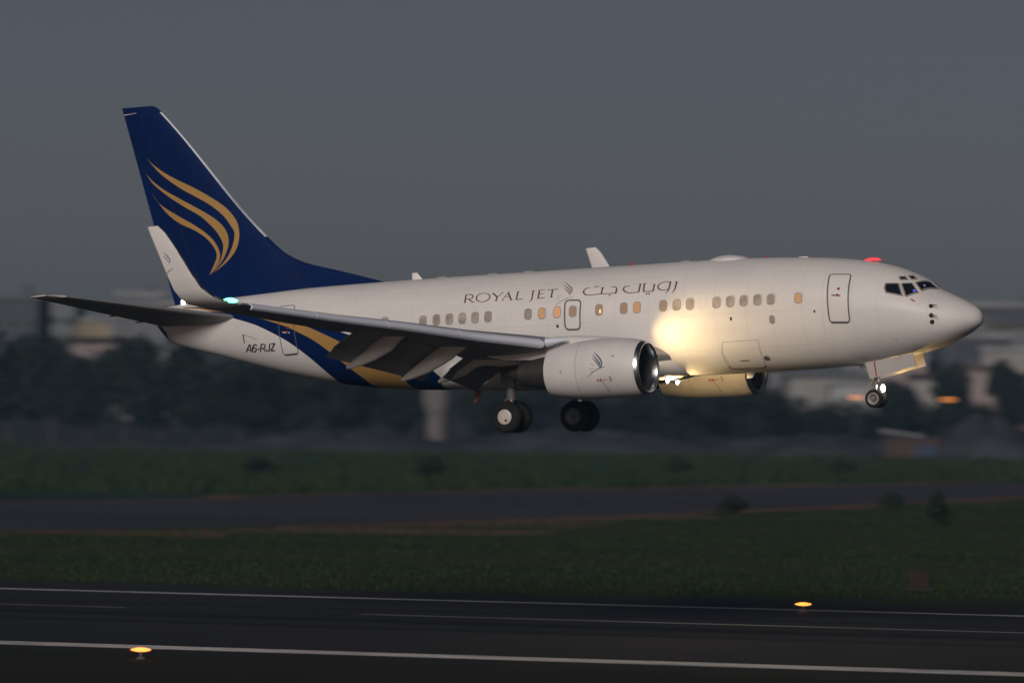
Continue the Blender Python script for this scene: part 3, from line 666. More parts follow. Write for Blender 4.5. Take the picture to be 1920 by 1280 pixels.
# ---- tail cone exhaust
mb = MB()
mb.rings([[surf(32.13, 360 * i / 24, -0.03 + 0.0) for i in range(24)], [surf(32.05, 360 * i / 24, -0.10) + Vector((0.25, 0, 0)) for i in range(24)]], cap=True)
mb.build('tail_exhaust', M['dark_metal'], jet)
mb = MB()
v, f = patch([(31.55, -88), (31.6, -35), (31.98, -10), (32.1, -88)], 0.006, 3, 4)
mesh_obj('tail_exhaust_shroud', v, f, M['dark_metal'], jet, fix=False)
mb = MB(); mb.box(P(31.05, 0.0, float(TOP(31.05)) + 0.05), (0.14, 0.14, 0.16)); tlm = mb.build('tail_light', M['white'], jet)
mb = MB(); mb.box(P(31.0, -0.09, float(TOP(31.05)) + 0.07), (0.15, 0.04, 0.17)); mb.build('lens', M['lamp_tail'], tlm)

# ---- aerofoil lofts
def foil(tc, n=14, trunc=1.0):
    xs = [0.5 - 0.5 * math.cos(math.pi * i / n) for i in range(n + 1)]
    def yt(x): return 5 * tc * (0.2969 * math.sqrt(x) - 0.1260 * x - 0.3516 * x * x + 0.2843 * x ** 3 - 0.1030 * x ** 4)
    up_ = [(x * trunc, yt(x * trunc) * 1.15) for x in reversed(xs)]
    lo_ = [(x * trunc, -yt(x * trunc) * 0.85) for x in xs[1:]]
    return up_ + lo_
def loft(name, secs, m, parent, trunc=1.0, n=14, sharp=35):
    """secs: (le, te, thickness ratio, thickness direction)"""
    mb = MB(); rings = []
    for le, te, tc, nd in secs:
        le, te, nd = Vector(le), Vector(te), Vector(nd).normalized(); c = (te - le).length
        rings.append([le + (te - le) * x + nd * y * c for x, y in foil(tc, n, trunc)])
    mb.rings(rings); return mb.build(name, m, parent, smooth=True, sharp=sharp)

WING = [(0.8, 10.7, 19.0, 2.36), (1.9, 11.5, 18.85, 2.50), (3.4, 12.6, 18.55, 2.73), (4.83, 13.68, 18.35, 2.95), (5.5, 14.08, 18.3, 3.06),
        (7.7, 15.67, 18.95, 3.39), (10.2, 17.0, 19.69, 3.76), (12.6, 18.2, 20.40, 4.06), (14.6, 19.15, 21.0, 4.33), (16.5, 19.98, 21.56, 4.57)]
wy = [w[0] for w in WING]
def wing_at(y): return [float(np.interp(y, wy, [w[k] for w in WING])) for k in (1, 2, 3)]
NAV = {1: ('lamp_green', 'green'), -1: ('lamp_red', 'red')}
for sd in (1, -1):          # 1 = starboard (towards the camera), -1 = port
    Y = lambda y: -y * sd
    def sec(y, tc):
        le, te, z = wing_at(y); k_ = 0.0 if sd == 1 else 0.38 * (y / 17) ** 2; le += k_; te += k_; return (P(le, Y(y), z), P(te, Y(y), z - 0.035 * (te - le)), tc, (0, 0.13 * sd, 1))
    inner = [sec(y, 0.135 - 0.035 * y / 17) for y in (0.8, 1.9, 3.4, 4.83, 5.5, 7.7, 10.2)]
    wing = loft('wing', inner, M['wing_grey'], jet, trunc=0.86)
    loft('outer_panel', [sec(y, 0.135 - 0.035 * y / 17) for y in (10.2, 12.6, 14.6, 16.5)], M['wing_grey'], wing)
    # winglet: blends upwards from the tip
    WL = [(16.5, 4.57, 19.98, 21.56, 0), (17.02, 4.66, 20.22, 21.72, 6), (17.38, 4.84, 20.55, 21.80, 28), (17.62, 5.14, 20.86, 21.92, 55), (17.75, 5.6, 21.12, 22.06, 74), (17.86, 6.4, 21.56, 22.32, 82), (17.93, 7.05, 21.98, 22.55, 84), (17.95, 7.28, 22.22, 22.62, 84)]
    sh_ = 0.0 if sd == 1 else 0.37
    wsec = [(P(le + sh_, Y(y), z), P(te + sh_, Y(y), z - 0.02), 0.095, (0, math.sin(R(c)) * sd, math.cos(R(c)))) for y, z, le, te, c in WL]
    wlt = loft('winglet', wsec, M['white'], wing)
    mb = MB()                # dark erosion strip on the winglet's leading edge
    for k in range(1, len(wsec) - 1):
        a, b = wsec[k][0], wsec[k + 1][0]
        mb.tube(a + Vector((-0.012, 0, 0)), b + Vector((-0.012, 0, 0)), 0.030 if k < 5 else 0.02, n=8)
    mb.build('leading_edge_strip', M['slat'] if sd < 0 else M['dark_metal'], wlt, smooth=True)
    # crest on the outer face of the winglet
    if sd == 1:
        mb = MB()
        for (a, b, w_) in (((21.60, 6.34), (21.86, 6.02), .075), ((21.66, 6.24), (21.88, 5.98), .06), ((21.70, 6.14), (21.9, 5.93), .05)):
            pass
        for pts, ws in (([(22.10, 6.36), (21.98, 6.27), (21.90, 6.14), (21.92, 6.02)], [.01, .05, .05, .01]), ([(22.12, 6.26), (22.02, 6.18), (21.94, 6.06)], [.01, .04, .01]), ([(22.12, 5.62), (22.0, 5.74), (21.8, 5.84)], [.01, .02, .01])):
            v, f = stroke2([Vector(p) for p in pts], ws)
            mb.add([P(q.x, -(17.75 + (q.y - 5.6) * 0.135 + 0.055), q.y) for q in v], f)
        mb.build('winglet_crest', M['grey_letter'], wlt, fix=False)
    # navigation light at the tip leading edge
    mb = MB()
    for k in range(1):
        rings = []
        for i in range(7):
            u = i / 6; rr = 0.085 * math.sin(math.pi * (0.06 + 0.88 * u))
            c = Vector(P(20.02 + 0.28 * u, Y(16.72 + 0.42 * u), 4.66 + 0.06 * u))
            rings.append([c + Vector((0.6 * rr * math.cos(a), rr * .4 * math.cos(a), rr * math.sin(a))) for a in [2 * math.pi * j / 12 for j in range(12)]])
        mb.rings(rings)
    mb.build('navigation_light', M[NAV[sd][0]], wing, smooth=True)
    # slats: drooped, one panel each
    for y0, y1 in ((5.62, 8.3), (8.34, 11.0), (11.04, 13.7), (13.74, 16.2)):
        rings = []
        for i in range(5):
            y = y0 + (y1 - y0) * i / 4; le, te, z = wing_at(y); k = 1.0 - 0.35 * (y - 5.5) / 11
            pr = [(0.34, 0.10), (0.16, 0.095), (0.02, 0.06), (-0.10, 0.0), (-0.17, -0.07), (-0.17, -0.15), (-0.11, -0.21), (-0.02, -0.25), (-0.03, -0.20), (-0.08, -0.15), (-0.08, -0.06), (0.04, 0.02), (0.2, 0.06), (0.34, 0.085)]
            rings.append([P(le + a * k, Y(y), z + b * k * 1.05) for a, b in pr])
        mb = MB(); mb.rings(rings); mb.build('slat', M['slat'], wing, smooth=True, sharp=40)
    mb = MB()     # fairing cone at the slat's inner end, by the pylon
    mb.tube(P(14.05, Y(5.35), 3.02), P(13.25, Y(5.28), 3.08), 0.17, 0.02, 12)
    mb.build('slat_end_fairing', M['slat'], wing, smooth=True, sharp=50)
    # inner Krueger flap by the root, turned down and forward
    mb = MB(); rings = []
    for i in range(5):
        y = 2.2 + 1.9 * i / 4; le, te, z = wing_at(y)
        rings.append([P(le + a, Y(y), z + b) for a, b in ((0.22, -0.22), (-0.12, -0.34), (-0.34, -0.50), (-0.40, -0.60), (-0.33, -0.60), (-0.08, -0.40), (0.24, -0.28))])
    mb.rings(rings); mb.build('krueger_flap', M['white_grimy'], wing, smooth=True, sharp=40)
    # double slotted flaps, let down
    for y0, y1 in ((2.0, 4.75), (5.6, 10.2)):
        for chord_, drop, back, ang, nm in ((1.25, -0.13, -0.34, 29, 'flap'), (0.56, -0.74, 0.70, 43, 'aft_flap')):
            s_ = []
            for y in (y0, (y0 + y1) / 2, y1):
                le, te, z = wing_at(y); f_ = 1.0 - 0.035 * max(0, y - 5) if y0 > 5 else 0.74
                x0 = le + (te - le) * 0.83 + back * f_; z0 = z - 0.03 * (te - le) + drop * f_ + 0.06
                c_ = chord_ * f_
                s_.append((P(x0, Y(y), z0), P(x0 + c_ * math.cos(R(ang)), Y(y), z0 - c_ * math.sin(R(ang))), 0.13, (math.sin(R(ang)), 0, math.cos(R(ang)))))
            loft(nm, s_, M['wing_grey'], wing, n=8)
    # flap track fairings
    for y, tip_s, tip_z in ((9.0, 19.98, 2.45), (6.6, 19.10, 1.99), (4.1, 18.88, 1.91)):
        le, te, z = wing_at(y); ch = te - le
        f0 = le + ch * 0.42; z0 = z - 0.05 * ch - 0.02
        path = [(f0, z0 + .04, .02), (f0 + .30, z0 - .02, .15), (f0 + 0.30 + (tip_s - 1.7 - f0 - .3) * .5, (z0 - .02) * .58 + (tip_z + .80) * .42, .27), (tip_s - 1.70, tip_z + 0.80, .31), (tip_s - 1.1, tip_z + 0.49, .27), (tip_s - 0.55, tip_z + 0.23, .18), (tip_s - 0.12, tip_z + 0.04, .075), (tip_s, tip_z, .025)]
        cp, cw = catmull([Vector((a, b)) for a, b, c in path], [c for a, b, c in path], 4)
        rings = [[P(q.x, Y(y) + 0.62 * w_ * math.cos(a), q.y + 1.15 * w_ * math.sin(a)) for a in [2 * math.pi * i / 16 for i in range(16)]] for q, w_ in zip(cp, cw)]
        mb = MB(); mb.rings(rings); mb.build('flap_track_fairing', M['fairing'], wing, smooth=True)

    # ---- engine
    ey = Y(4.83)
    eng = empty('engine', P(12.3, ey, 1.96), parent=jet)
    E = lambda s, a, rr, zc=1.96, flat=1.0: Vector((12.3 - s, rr * math.cos(a), (zc - 1.96) + rr * math.sin(a) * (flat if math.sin(a) < 0 else 1.0)))
    NAC = [(10.62, 1.955, 0.955), (10.8, 1.965, 0.995), (11.1, 1.98, 1.025), (11.6, 2.0, 1.05), (12.2, 2.01, 1.055), (12.8, 2.0, 1.03), (13.4, 1.985, 0.965), (13.8, 1.97, 0.89), (14.08, 1.96, 0.825)]
    nf = pchip([q[0] for q in NAC], [q[2] for q in NAC]); nz_ = pchip([q[0] for q in NAC], [q[1] for q in NAC])
    AN = [2 * math.pi * i / 48 for i in range(48)]
    mb = MB(); mb.rings([[E(s, a, float(nf(s)), float(nz_(s)), 0.97) for a in AN] for s in np.linspace(10.62, 14.08, 24)] + [[E(14.06, a, 0.79) for a in AN], [E(13.5, a, 0.84) for a in AN]], cap=False)
    nac = mb.build('nacelle', M['white_grimy'], eng, smooth=True, sharp=40)
    mb = MB(); mb.rings([[E(s, a, rr, 1.955, 0.97) for a in AN] for s, rr in ((10.625, .952), (10.53, .925), (10.47, .895), (10.45, .865), (10.47, .835), (10.55, .81), (10.7, .79))], cap=False)
    mb.build('inlet_lip', M['chrome'], eng, smooth=True)
    mb = MB(); mb.rings([[E(s, a, rr, 1.955, 0.97) for a in AN] for s, rr in ((10.7, .791), (10.9, .775), (11.3, .775), (11.4, .775))], cap=False)
    mb.build('inlet_duct', M['inlet_dark'], eng, smooth=True)
    mb = MB()
    for i in range(24):
        a0 = 2 * math.pi * i / 24
        for j in range(4):
            r0, r1 = 0.2 + 0.142 * j, 0.2 + 0.142 * (j + 1); tw0, tw1 = 0.30 - .05 * j, 0.30 - .05 * (j + 1)
            p = [E(11.30, a0 - 0.02, r0), E(11.30 + tw0 * .8, a0 + 0.20, r0), E(11.30 + tw1 * .8, a0 + 0.20, r1), E(11.30, a0 - 0.02, r1)]
            mb.add(p, [(0, 1, 2, 3)])
    mb.build('fan', M['blade'], eng, fix=False)
    mb = MB(); mb.rings([[E(s, a, rr) for a in AN[::2]] for s, rr in ((10.98, .005), (11.02, .06), (11.12, .13), (11.25, .19), (11.4, .23))]); mb.build('spinner', M['inlet_dark'], eng, smooth=True)
    mb = MB(); mb.rings([[E(s, a, rr) for a in AN[::2]] for s, rr in ((11.55, .78), (11.56, .02))], cap=True); mb.build('inlet_bulkhead', M['inlet_dark'], eng)
    mb = MB(); mb.rings([[E(s, a, rr, 1.99) for a in AN[::2]] for s, rr in ((13.3, .66), (13.9, .64), (14.5, .56), (15.25, .43), (15.24, .40), (14.9, .42))]); mb.build('exhaust_nozzle', M['dark_metal'], eng, smooth=True, sharp=40)
    mb = MB(); mb.rings([[E(s, a, rr, 1.99) for a in AN[::3]] for s, rr in ((14.8, .34), (15.2, .30), (15.6, .17), (15.95, .03))]); mb.build('exhaust_plug', M['dark_metal'], eng, smooth=True)
    # pylon
    rings = []
    for s, zt, zb, w_ in ((11.25, 2.98, 2.6, .03), (11.6, 3.06, 2.6, .14), (12.3, 3.14, 2.6, .20), (13.1, 3.20, 2.6, .22), (13.9, 3.22, 2.55, .22), (14.8, 3.02, 2.45, .2), (15.9, 2.85, 2.5, .12), (16.6, 2.8, 2.66, .03)):
        rings.append([Vector((12.3 - s, w_ * cx, zz - 1.96)) for cx, zz in ((-1, zb), (-1, zt - .12), (-.6, zt - .03), (0, zt), (.6, zt - .03), (1, zt - .12), (1, zb))])
    mb = MB(); mb.rings(rings); mb.build('pylon', M['white_grimy'], eng, smooth=True, sharp=45)
    # joints and marks on the nacelle
    def nsurf(s, a, off=0.004): return E(s, a, float(nf(s)) + off, float(nz_(s)), 0.97)
    out_a = math.pi if sd == 1 else 0.0         # angle of the outboard side
    def marks(strokes, nm, m, side=1):
        mb = MB()
        for pts, ws in strokes:
            v, f = stroke2([Vector(p) for p in pts], ws)
            for_side = []
            for q in v:
                el = q.y       # metres up from the side line
                a = el / 1.03
                ang = math.pi - a if (sd == 1) == (side == 1) else a
                for_side.append(nsurf(q.x, ang))
            mb.add(for_side, f)
        return mb.build(nm, m, nac, fix=False)
    mb = MB()
    for s in (12.78,):
        vs = []; fs_ = []
        for i in range(97):
            a = 2 * math.pi * i / 96; vs += [nsurf(s - .007, a, .003), nsurf(s + .007, a, .003)]
            if i: fs_.append((2 * i - 2, 2 * i - 1, 2 * i + 1, 2 * i))
        mb.add(vs, fs_)
    mb.build('cowl_joint', M['seam'], nac, fix=False)
    sides = (1,) if sd == 1 else (-1,)
    for side in sides:
        # hoist marks: red H bar S and the thin line below
        marks([([(11.98, -.36), (11.98, -.48)], [.03, .03]), ([(11.86, -.34), (11.86, -.48)], [.03, .03]), ([(11.98, -.42), (11.60, -.40)], [.028, .02]),
               ([(11.45, -.31), (11.52, -.33), (11.49, -.38), (11.44, -.41), (11.48, -.45), (11.54, -.44)], [.025] * 6), ([(11.80, -.46), (11.72, -.70), (11.64, -.95)], [.022, .022, .022])], 'hoist_mark', M['red'], side)
    if sd == 1:
        marks([([(12.10, .58), (11.93, .43), (11.80, .28), (11.76, .13), (11.82, -.02)], [.01, .045, .055, .05, .01]), ([(12.13, .49), (11.98, .34), (11.86, .2), (11.82, .08), (11.84, -.02)], [.01, .045, .055, .04, .01]),
               ([(12.13, .38), (12.0, .25), (11.9, .14), (11.86, .05)], [.01, .04, .045, .01])], 'nacelle_crest', M['navy_letter'])
        marks([([(12.32, -.30), (12.12, -.13), (11.86, 0.0), (11.62, .06)], [.01, .022, .025, .01])], 'nacelle_swoosh', M['navy_letter'])
        marks([([(12.22, .16), (12.08, .14), (12.12, .06)], [.012, .018, .012]), ([(12.24, .06), (12.16, -.02), (12.06, .02)], [.012, .02, .012]), ([(12.2, -.08), (12.1, -.09)], [.014, .014])], 'nacelle_letters', M['gold'])
        marks([([(11.42, .42), (11.33, .43)], [.035, .035])], 'cowl_latch_mark', M['red'])
        marks([([(13.36, .02), (13.36, -.07)], [.05, .05])], 'cowl_port', M['seam'])

    # ---- main landing gear
    gr = empty('main_landing_gear', P(16.66, Y(2.86), 0.56), parent=jet)
    mb = MB(); mb.tube((0, 0, 2.3), (0, 0, 0.9), 0.14, 0.13, 18); mb.tube((0, 0, 0.6), (0, 0, .95), 0.17, 0.17, 18)
    mb.tube((0.1, 0, 1.2), (0.9, 1.0 * sd, 2.2), 0.06, 0.06); mb.tube((0, 0, .8), (-0.35, 0, 0.45), 0.045); mb.tube((-0.35, 0, .45), (-0.05, 0, 0.02), 0.045)
    mb.build('strut', M['strut'], gr, smooth=True, sharp=40)
    mb = MB(); mb.tube((0, 0, 0), (0, 0, 0.7), 0.085, n=18); mb.build('oleo', M['strut_chrome'], gr, smooth=True, sharp=40)
    mb = MB(); mb.tube((0, -0.62, 0), (0, 0.62, 0), 0.07); mb.build('axle', M['strut'], gr, smooth=True, sharp=40)
    mb = MB(); mb.box((0.0, Y(.24), 1.45), (0.5, .04, .8)); mb.build('gear_door', M['dark_metal'], gr)  # door coloured darker than its own grey, standing in for the wing's shadow
    for wy_ in (0.43, -0.43):
        outb = (wy_ > 0)
        cy = Y(wy_)
        prof = [(-.20, .30), (-.205, .38), (-.19, .46), (-.14, .525), (-.06, .555), (0, .56), (.06, .555), (.14, .525), (.19, .46), (.205, .38), (.20, .30)]
        mb = MB(); mb.lathe(prof, (0, cy, 0), 'Y', 36)
        tr_ = mb.build('tyre', M['tyre'], gr, smooth=True)
        for e in (-1, 1):
            mb = MB(); mb.lathe([(e * .20, .305), (e * .185, .29), (e * .165, .22), (e * .16, .10), (e * .19, .08), (e * .195, .004)], (0, cy, 0), 'Y', 30)
            pale = outb and sd == 1 and e * Y(1) > 0
            if pale:
                mb = MB(); mb.lathe([(e * .20, .27), (e * .222, .255), (e * .232, .18), (e * .236, .06), (e * .237, .004)], (0, cy, 0), 'Y', 30)
            rim = mb.build('rim', M['hub'] if pale else M['hub_dark'], tr_, smooth=True, sharp=50)
            if pale:
                mb = MB(); mb.lathe([(e * .240, .045), (e * .242, .002)], (0.06, cy, -.12), 'Y', 12); mb.build('hub_hole', M['black'], rim)
                mb = MB(); mb.lathe([(e * .235, .17), (e * .241, .165), (e * .235, .16)], (0, cy, 0), 'Y', 24); mb.build('hub_ring', M['window_frame'], rim)
            else:
                mb = MB()
                for i in range(8):
                    a = 2 * math.pi * i / 8
                    mb.box((0.19 * math.cos(a), cy + e * .175, .19 * math.sin(a)), (.16, .025, .035), Matrix.Rotation(-a, 3, 'Y'))
                mb.build('rim_spokes', M['strut'], rim)

    # ---- horizontal stabiliser
    ssec = [(P(le, Y(y), z), P(te, Y(y), z - 0.03), tc, (0, 0.14 * sd, 1)) for y, le, te, z, tc in ((0.35, 28.0, 31.75, 4.62, .10), (0.95, 28.42, 31.95, 4.73, .10), (4.0, 30.36, 32.65, 5.20, .095), (6.5, 31.95, 33.22, 5.59, .09), (6.75, 32.12, 33.28, 5.63, .085), (7.17, 32.7, 33.4, 5.70, .05))]
    stab = loft('horizontal_stabiliser', ssec[:5], M['wing_grey'], jet)
    loft('stabiliser_tip', ssec[4:], M['white'], stab)
    mb = MB()
    for y in (1.6, 3.0):
        le, te, z = np.interp(y, (.95, 7), (28.42, 32.32)), np.interp(y, (.95, 7), (31.95, 33.35)), np.interp(y, (.95, 7), (4.73, 5.67))
        mb.tube(P(te - .55, Y(y), z - .05), P(te + .12, Y(y), z - .08), 0.05, 0.02, 8)
    mb.build('hinge_fairing', M['wing_grey'], stab)

# ---- belly fairing between the wings
rings = []
BF = [(10.6, .4, 1.82), (10.9, 1.0, 1.70), (11.4, 1.5, 1.60), (11.9, 1.85, 1.54), (12.5, 2.12, 1.50), (16.5, 2.14, 1.50), (18.0, 2.05, 1.54), (19.2, 1.75, 1.62), (20.2, 1.2, 1.72), (20.8, .5, 1.82)]
bw = pchip([b[0] for b in BF], [b[1] for b in BF]); bz = pchip([b[0] for b in BF], [b[2] for b in BF])
for s in np.linspace(10.6, 20.8, 44):
    w, zb = float(bw(s)), float(bz(s)); zt = 2.75
    rings.append([P(s, w * math.copysign(abs(math.cos(a)) ** 0.7, math.cos(a)), (zb + 0.75) + (0.75 if math.sin(a) < 0 else zt - zb - .75) * math.copysign(abs(math.sin(a)) ** 0.8, math.sin(a))) for a in [2 * math.pi * i / 40 for i in range(40)]])
mb = MB(); mb.rings(rings); bf = mb.build('belly_fairing', M['white_grimy'], jet, smooth=True)

# ---- fin with dorsal fillet
LEF = pchip([5.0, 5.71, 6.25, 6.57, 6.75, 6.99, 7.26, 7.57, 12.46, 12.60, 12.68], [20.6, 22.84, 24.75, 25.93, 26.35, 26.77, 27.09, 27.42, 31.62, 31.76, 31.98])
def TEF(z): return 31.28 + (z - 5.0) * (33.22 - 31.28) / 7.65
def fin_half(s, z):
    le = 27.42 + (z - 7.57) * 0.862; te = TEF(z); c = te - le
    x = (s - le) / c; h = 0.0
    if x > 0: h = 5 * 0.10 * c * (0.2969 * math.sqrt(max(x, 0)) - 0.1260 * x - 0.3516 * x * x + 0.2843 * x ** 3 - 0.1030 * x ** 4)
    lf = float(LEF(z)); d = s - lf
    if d >= 0 and z < 8.0:
        h = max(h, min(0.07, 0.07 * math.sqrt(max(d, 0) / 0.8)) * min(1, (8.0 - z) / 0.4))
    return max(h, 0.0)
zs = list(np.linspace(5.0, 7.8, 22)) + list(np.linspace(8.0, 12.4, 18)) + [12.5, 12.58, 12.64, 12.68]
rings = []
for z in zs:
    le, te = float(LEF(z)), TEF(z); N = 40
    sp = [le + (te - le) * (0.5 - 0.5 * math.cos(math.pi * i / N)) for i in range(N + 1)]
    k = 1.0 if z < 12.45 else max(0.15, (12.72 - z) / 0.27)
    rings.append([P(s, fin_half(s, z) * k, z) for s in reversed(sp)] + [P(s, -fin_half(s, z) * k, z) for s in sp[1:-1]])
mb = MB(); mb.rings(rings); fin = mb.build('tail_fin', M['blue'], jet, smooth=True, sharp=60)
mb = MB(); rings = []
for z in np.linspace(7.62, 12.42, 14):     # bare metal leading edge
    le = float(LEF(z)); w_ = 0.075
    rings.append([P(le - .012 + a, b * (fin_half(le + w_, z) + .006), z) for a, b in ((w_, 1), (w_ * .4, .72), (w_ * .1, .4), (0, 0), (w_ * .1, -.4), (w_ * .4, -.72), (w_, -1))])
mb.rings(rings, cap=False, closed=False); mb.build('leading_edge', M['slat'], fin, smooth=True)
mb = MB(); v, f = stroke2([Vector((33.15, 12.42)), Vector((32.6, 12.46))], [.03, .012]); mb.add([P(q.x, -fin_half(q.x, q.y) - .006, q.y) for q in v], f); mb.build('tip_marking', M['hub'], fin, fix=False)
mb = MB()
for pts in ([(5.5, 30.05), (12.4, 32.45)],):
    v, f = stroke2([Vector((p[1], p[0])) for p in pts], [.02, .02]); mb.add([P(q.x, -fin_half(q.x, q.y) - .004, q.y) for q in v], f)
mb.build('rudder_joint', M['black'], fin, fix=False)
for up_, lo_ in FEATHERS:
    a = [Vector(p) for p in up_]; b = [Vector(p) for p in lo_]
    pa, _ = catmull(a, [0] * len(a), 8); pb, _ = catmull(b, [0] * len(b), 8)
    def rs(p, n):
        L = [0]
        for i in range(1, len(p)): L.append(L[-1] + (p[i] - p[i - 1]).length)
        return [Vector((np.interp(L[-1] * i / (n - 1), L, [q.x for q in p]), np.interp(L[-1] * i / (n - 1), L, [q.y for q in p]))) for i in range(n)]
    pa, pb = rs(pa, 80), rs(pb, 80)
    for side in (-1, 1):
        vs = []; fs_ = []
        for i in range(80):
            for k in range(5):
                q = pa[i].lerp(pb[i], k / 4); vs.append(P(q.x, side * (fin_half(q.x, q.y) + 0.006), q.y))
            if i:
                for k in range(4): fs_.append((5 * i - 5 + k, 5 * i + k, 5 * i + k + 1, 5 * i - 4 + k))
        mesh_obj('gold_feather', vs, fs_, M['gold'], fin, smooth=True, fix=False)

# ---- nose landing gear
ng = empty('nose_landing_gear', P(4.05, 0, 0.56), parent=jet)
mb = MB(); mb.tube((0, 0, 1.6), (0, 0, 0.62), 0.085, 0.08, 16); mb.tube((.02, 0, .68), (.02, 0, .58), .12, .12, 16)
mb.tube((0, 0, .75), (-0.75, 0, 1.35), 0.045); mb.tube((-.06, 0, .62), (-.28, 0, .38), .03); mb.tube((-.28, 0, .38), (-.06, 0, .06), .03)
mb.build('strut', M['strut'], ng, smooth=True, sharp=40)
mb = MB(); mb.tube((0, 0, 0), (0, 0, 0.62), 0.055, n=16); mb.build('oleo', M['strut_chrome'], ng, smooth=True, sharp=40)
mb = MB(); mb.tube((0, -.32, 0), (0, .32, 0), 0.045); mb.build('axle', M['strut'], ng, smooth=True)
for cy in (-.22, .22):
    mb = MB(); mb.lathe([(-.09, .19), (-.095, .24), (-.08, .295), (-.045, .322), (0, .328), (.045, .322), (.08, .295), (.095, .24), (.09, .19)], (0, cy, 0), 'Y', 32); tr_ = mb.build('tyre', M['tyre'], ng, smooth=True)
    for e in (-1, 1):
        mb = MB(); mb.lathe([(e * .088, .195), (e * .075, .18), (e * .06, .13), (e * .058, .07), (e * .085, .06), (e * .088, .003)], (0, cy, 0), 'Y', 24); rim = mb.build('rim', M['hub_dark'], tr_, smooth=True, sharp=50)
        mb = MB(); mb.lathe([(e * .089, .20), (e * .098, .188), (e * .089, .176)], (0, cy, 0), 'Y', 28); mb.build('rim_ring', M['hub'], rim, smooth=True)
for side, zb in ((-1, 0.0), (1, 0.0)):
    y = side * 0.47
    mb = MB()
    q = [(4.20, 1.80), (2.42, 2.04), (2.34, 1.60), (3.86, 1.28), (4.05, 1.24)]
    n = len(q)
    vs = [P(s, y, z) for s, z in q] + [P(s, y + side * 0.045, z) for s, z in q]
    mb.add(vs, [tuple(range(n)), tuple(range(2 * n - 1, n - 1, -1))] + [(i, n + i, n + (i + 1) % n, (i + 1) % n) for i in range(n)])
    nd = mb.build('nose_gear_door', M['gear_door'], jet)
    mb = MB(); v, f = stroke2([Vector((3.86, 1.84)), Vector((3.80, 1.30))], [.05, .05]); mb.add([P(q_.x, y + side * .049, q_.y) for q_ in v], f); mb.build('door_mark', M['red'], nd, fix=False)
    mb = MB(); mb.tube(P(3.0, y * .8, 1.95), P(3.0, y, 1.62), .02); mb.tube(P(3.6, y * .8, 1.85), P(3.6, y, 1.5), .02); mb.build('door_hinge', M['strut'], nd)
# taxi light on the nose strut
mb = MB(); mb.tube(P(3.93, 0, .90), P(3.80, 0, .90), .05, .10, 18); txl = mb.build('taxi_light', M['strut'], ng); 
txl.matrix_parent_inverse = Matrix.Translation(-P(4.05, 0, 0.56))
mb = MB(); mb.lathe([(0, .13), (.04, .115), (.07, .07), (.08, .003)], P(3.80, 0, .90), 'X', 18); tl_ = mb.build('lens', M['lamp_white'], txl, smooth=True)
def spot(name, loc, aim, watts, cone, blend, color, parent, size=0.08):
    d = bpy.data.lights.new(name, 'SPOT'); d.energy = watts; d.spot_size = R(cone); d.spot_blend = blend; d.color = color; d.shadow_soft_size = size
    o = bpy.data.objects.new(name, d); o.location = loc; o.rotation_euler = (Vector(aim) - Vector(loc)).to_track_quat('-Z', 'Y').to_euler()
    return link(o, parent)
spot('taxi_beam', P(3.70, 0, .90), P(0.9, 0, 1.7), 420, 140, 0.6, (1.0, .60, .20), jet)
# landing lights: a fixed pair in the wing roots and a pair let down under the belly fairing
WARM = (1.0, .67, .29); ROOT_W, BELLY_W = 1900, 900
for sd in (1, -1):
    y = -3.42 * sd
    mb = MB(); mb.tube(P(12.6, y, 2.70), P(12.36, y, 2.74), .10, .13, 18); rl = mb.build('root_light', M['strut'], jet)
    mb = MB(); mb.lathe([(0, .125), (.03, .11), (.055, .06), (.06, .003)], P(12.36, y, 2.74), 'X', 18); mb.build('lens', M['lamp_white'], rl, smooth=True)
    spot('root_beam', P(12.26, y, 2.74), P(8.7, y * 0.53, 2.72), ROOT_W, 104, 1.0, WARM, jet, .10)
    y = -0.65 * sd; ls, lz = (11.63, 1.60) if sd == 1 else (11.83, 1.56)
    mb = MB(); mb.tube(P(ls + .14, y, lz), P(ls, y, lz), .06, .12, 18); ll = mb.build('landing_light', M['strut'], jet)
    mb = MB(); mb.tube(P(ls + .12, y, lz), P(ls + .3, y, lz + .25), .04); mb.build('lamp_bracket', M['strut'], ll)
    mb = MB(); mb.lathe([(0, .115), (.03, .10), (.055, .055), (.06, .003)], P(ls, y, lz), 'X', 18); mb.build('lens', M['lamp_white'], ll, smooth=True)
    spot('landing_beam', P(ls - .12, y, lz - .04), P(ls - 1.3, y * 3.6, 1.62), BELLY_W, 172, 0.35, WARM, jet, .10)

# ---- vegetation
V_ = {}
def leaf_mat(name, c0, c1):
    m, nt, b = nodes_of(name)
    g = nt.nodes.new('ShaderNodeNewGeometry'); rp = nt.nodes.new('ShaderNodeValToRGB')
    rp.color_ramp.elements[0].color = (*c0, 1); rp.color_ramp.elements[1].color = (*c1, 1)
    nt.links.new(g.outputs['Random Per Island'], rp.inputs[0]); nt.links.new(rp.outputs[0], b.inputs['Base Color'])
    b.inputs['Roughness'].default_value = 0.75; b.inputs['Specular IOR Level'].default_value = 0.2
    return m
V_['leaf'] = leaf_mat('tree_leaves', (.008, .015, .011), (.019, .031, .019))
V_['leaf2'] = leaf_mat('olive_tree_leaves', (.010, .016, .010), (.025, .032, .019))
V_['bark'] = paint('tree_bark', (.06, .05, .042), 0.9, var=.3, scale=4, spec=.2)
V_['bush'] = leaf_mat('bush_leaves', (.012, .022, .009), (.026, .040, .015))
V_['blades'] = leaf_mat('grass_blades', (.013, .032, .006), (.034, .052, .013))
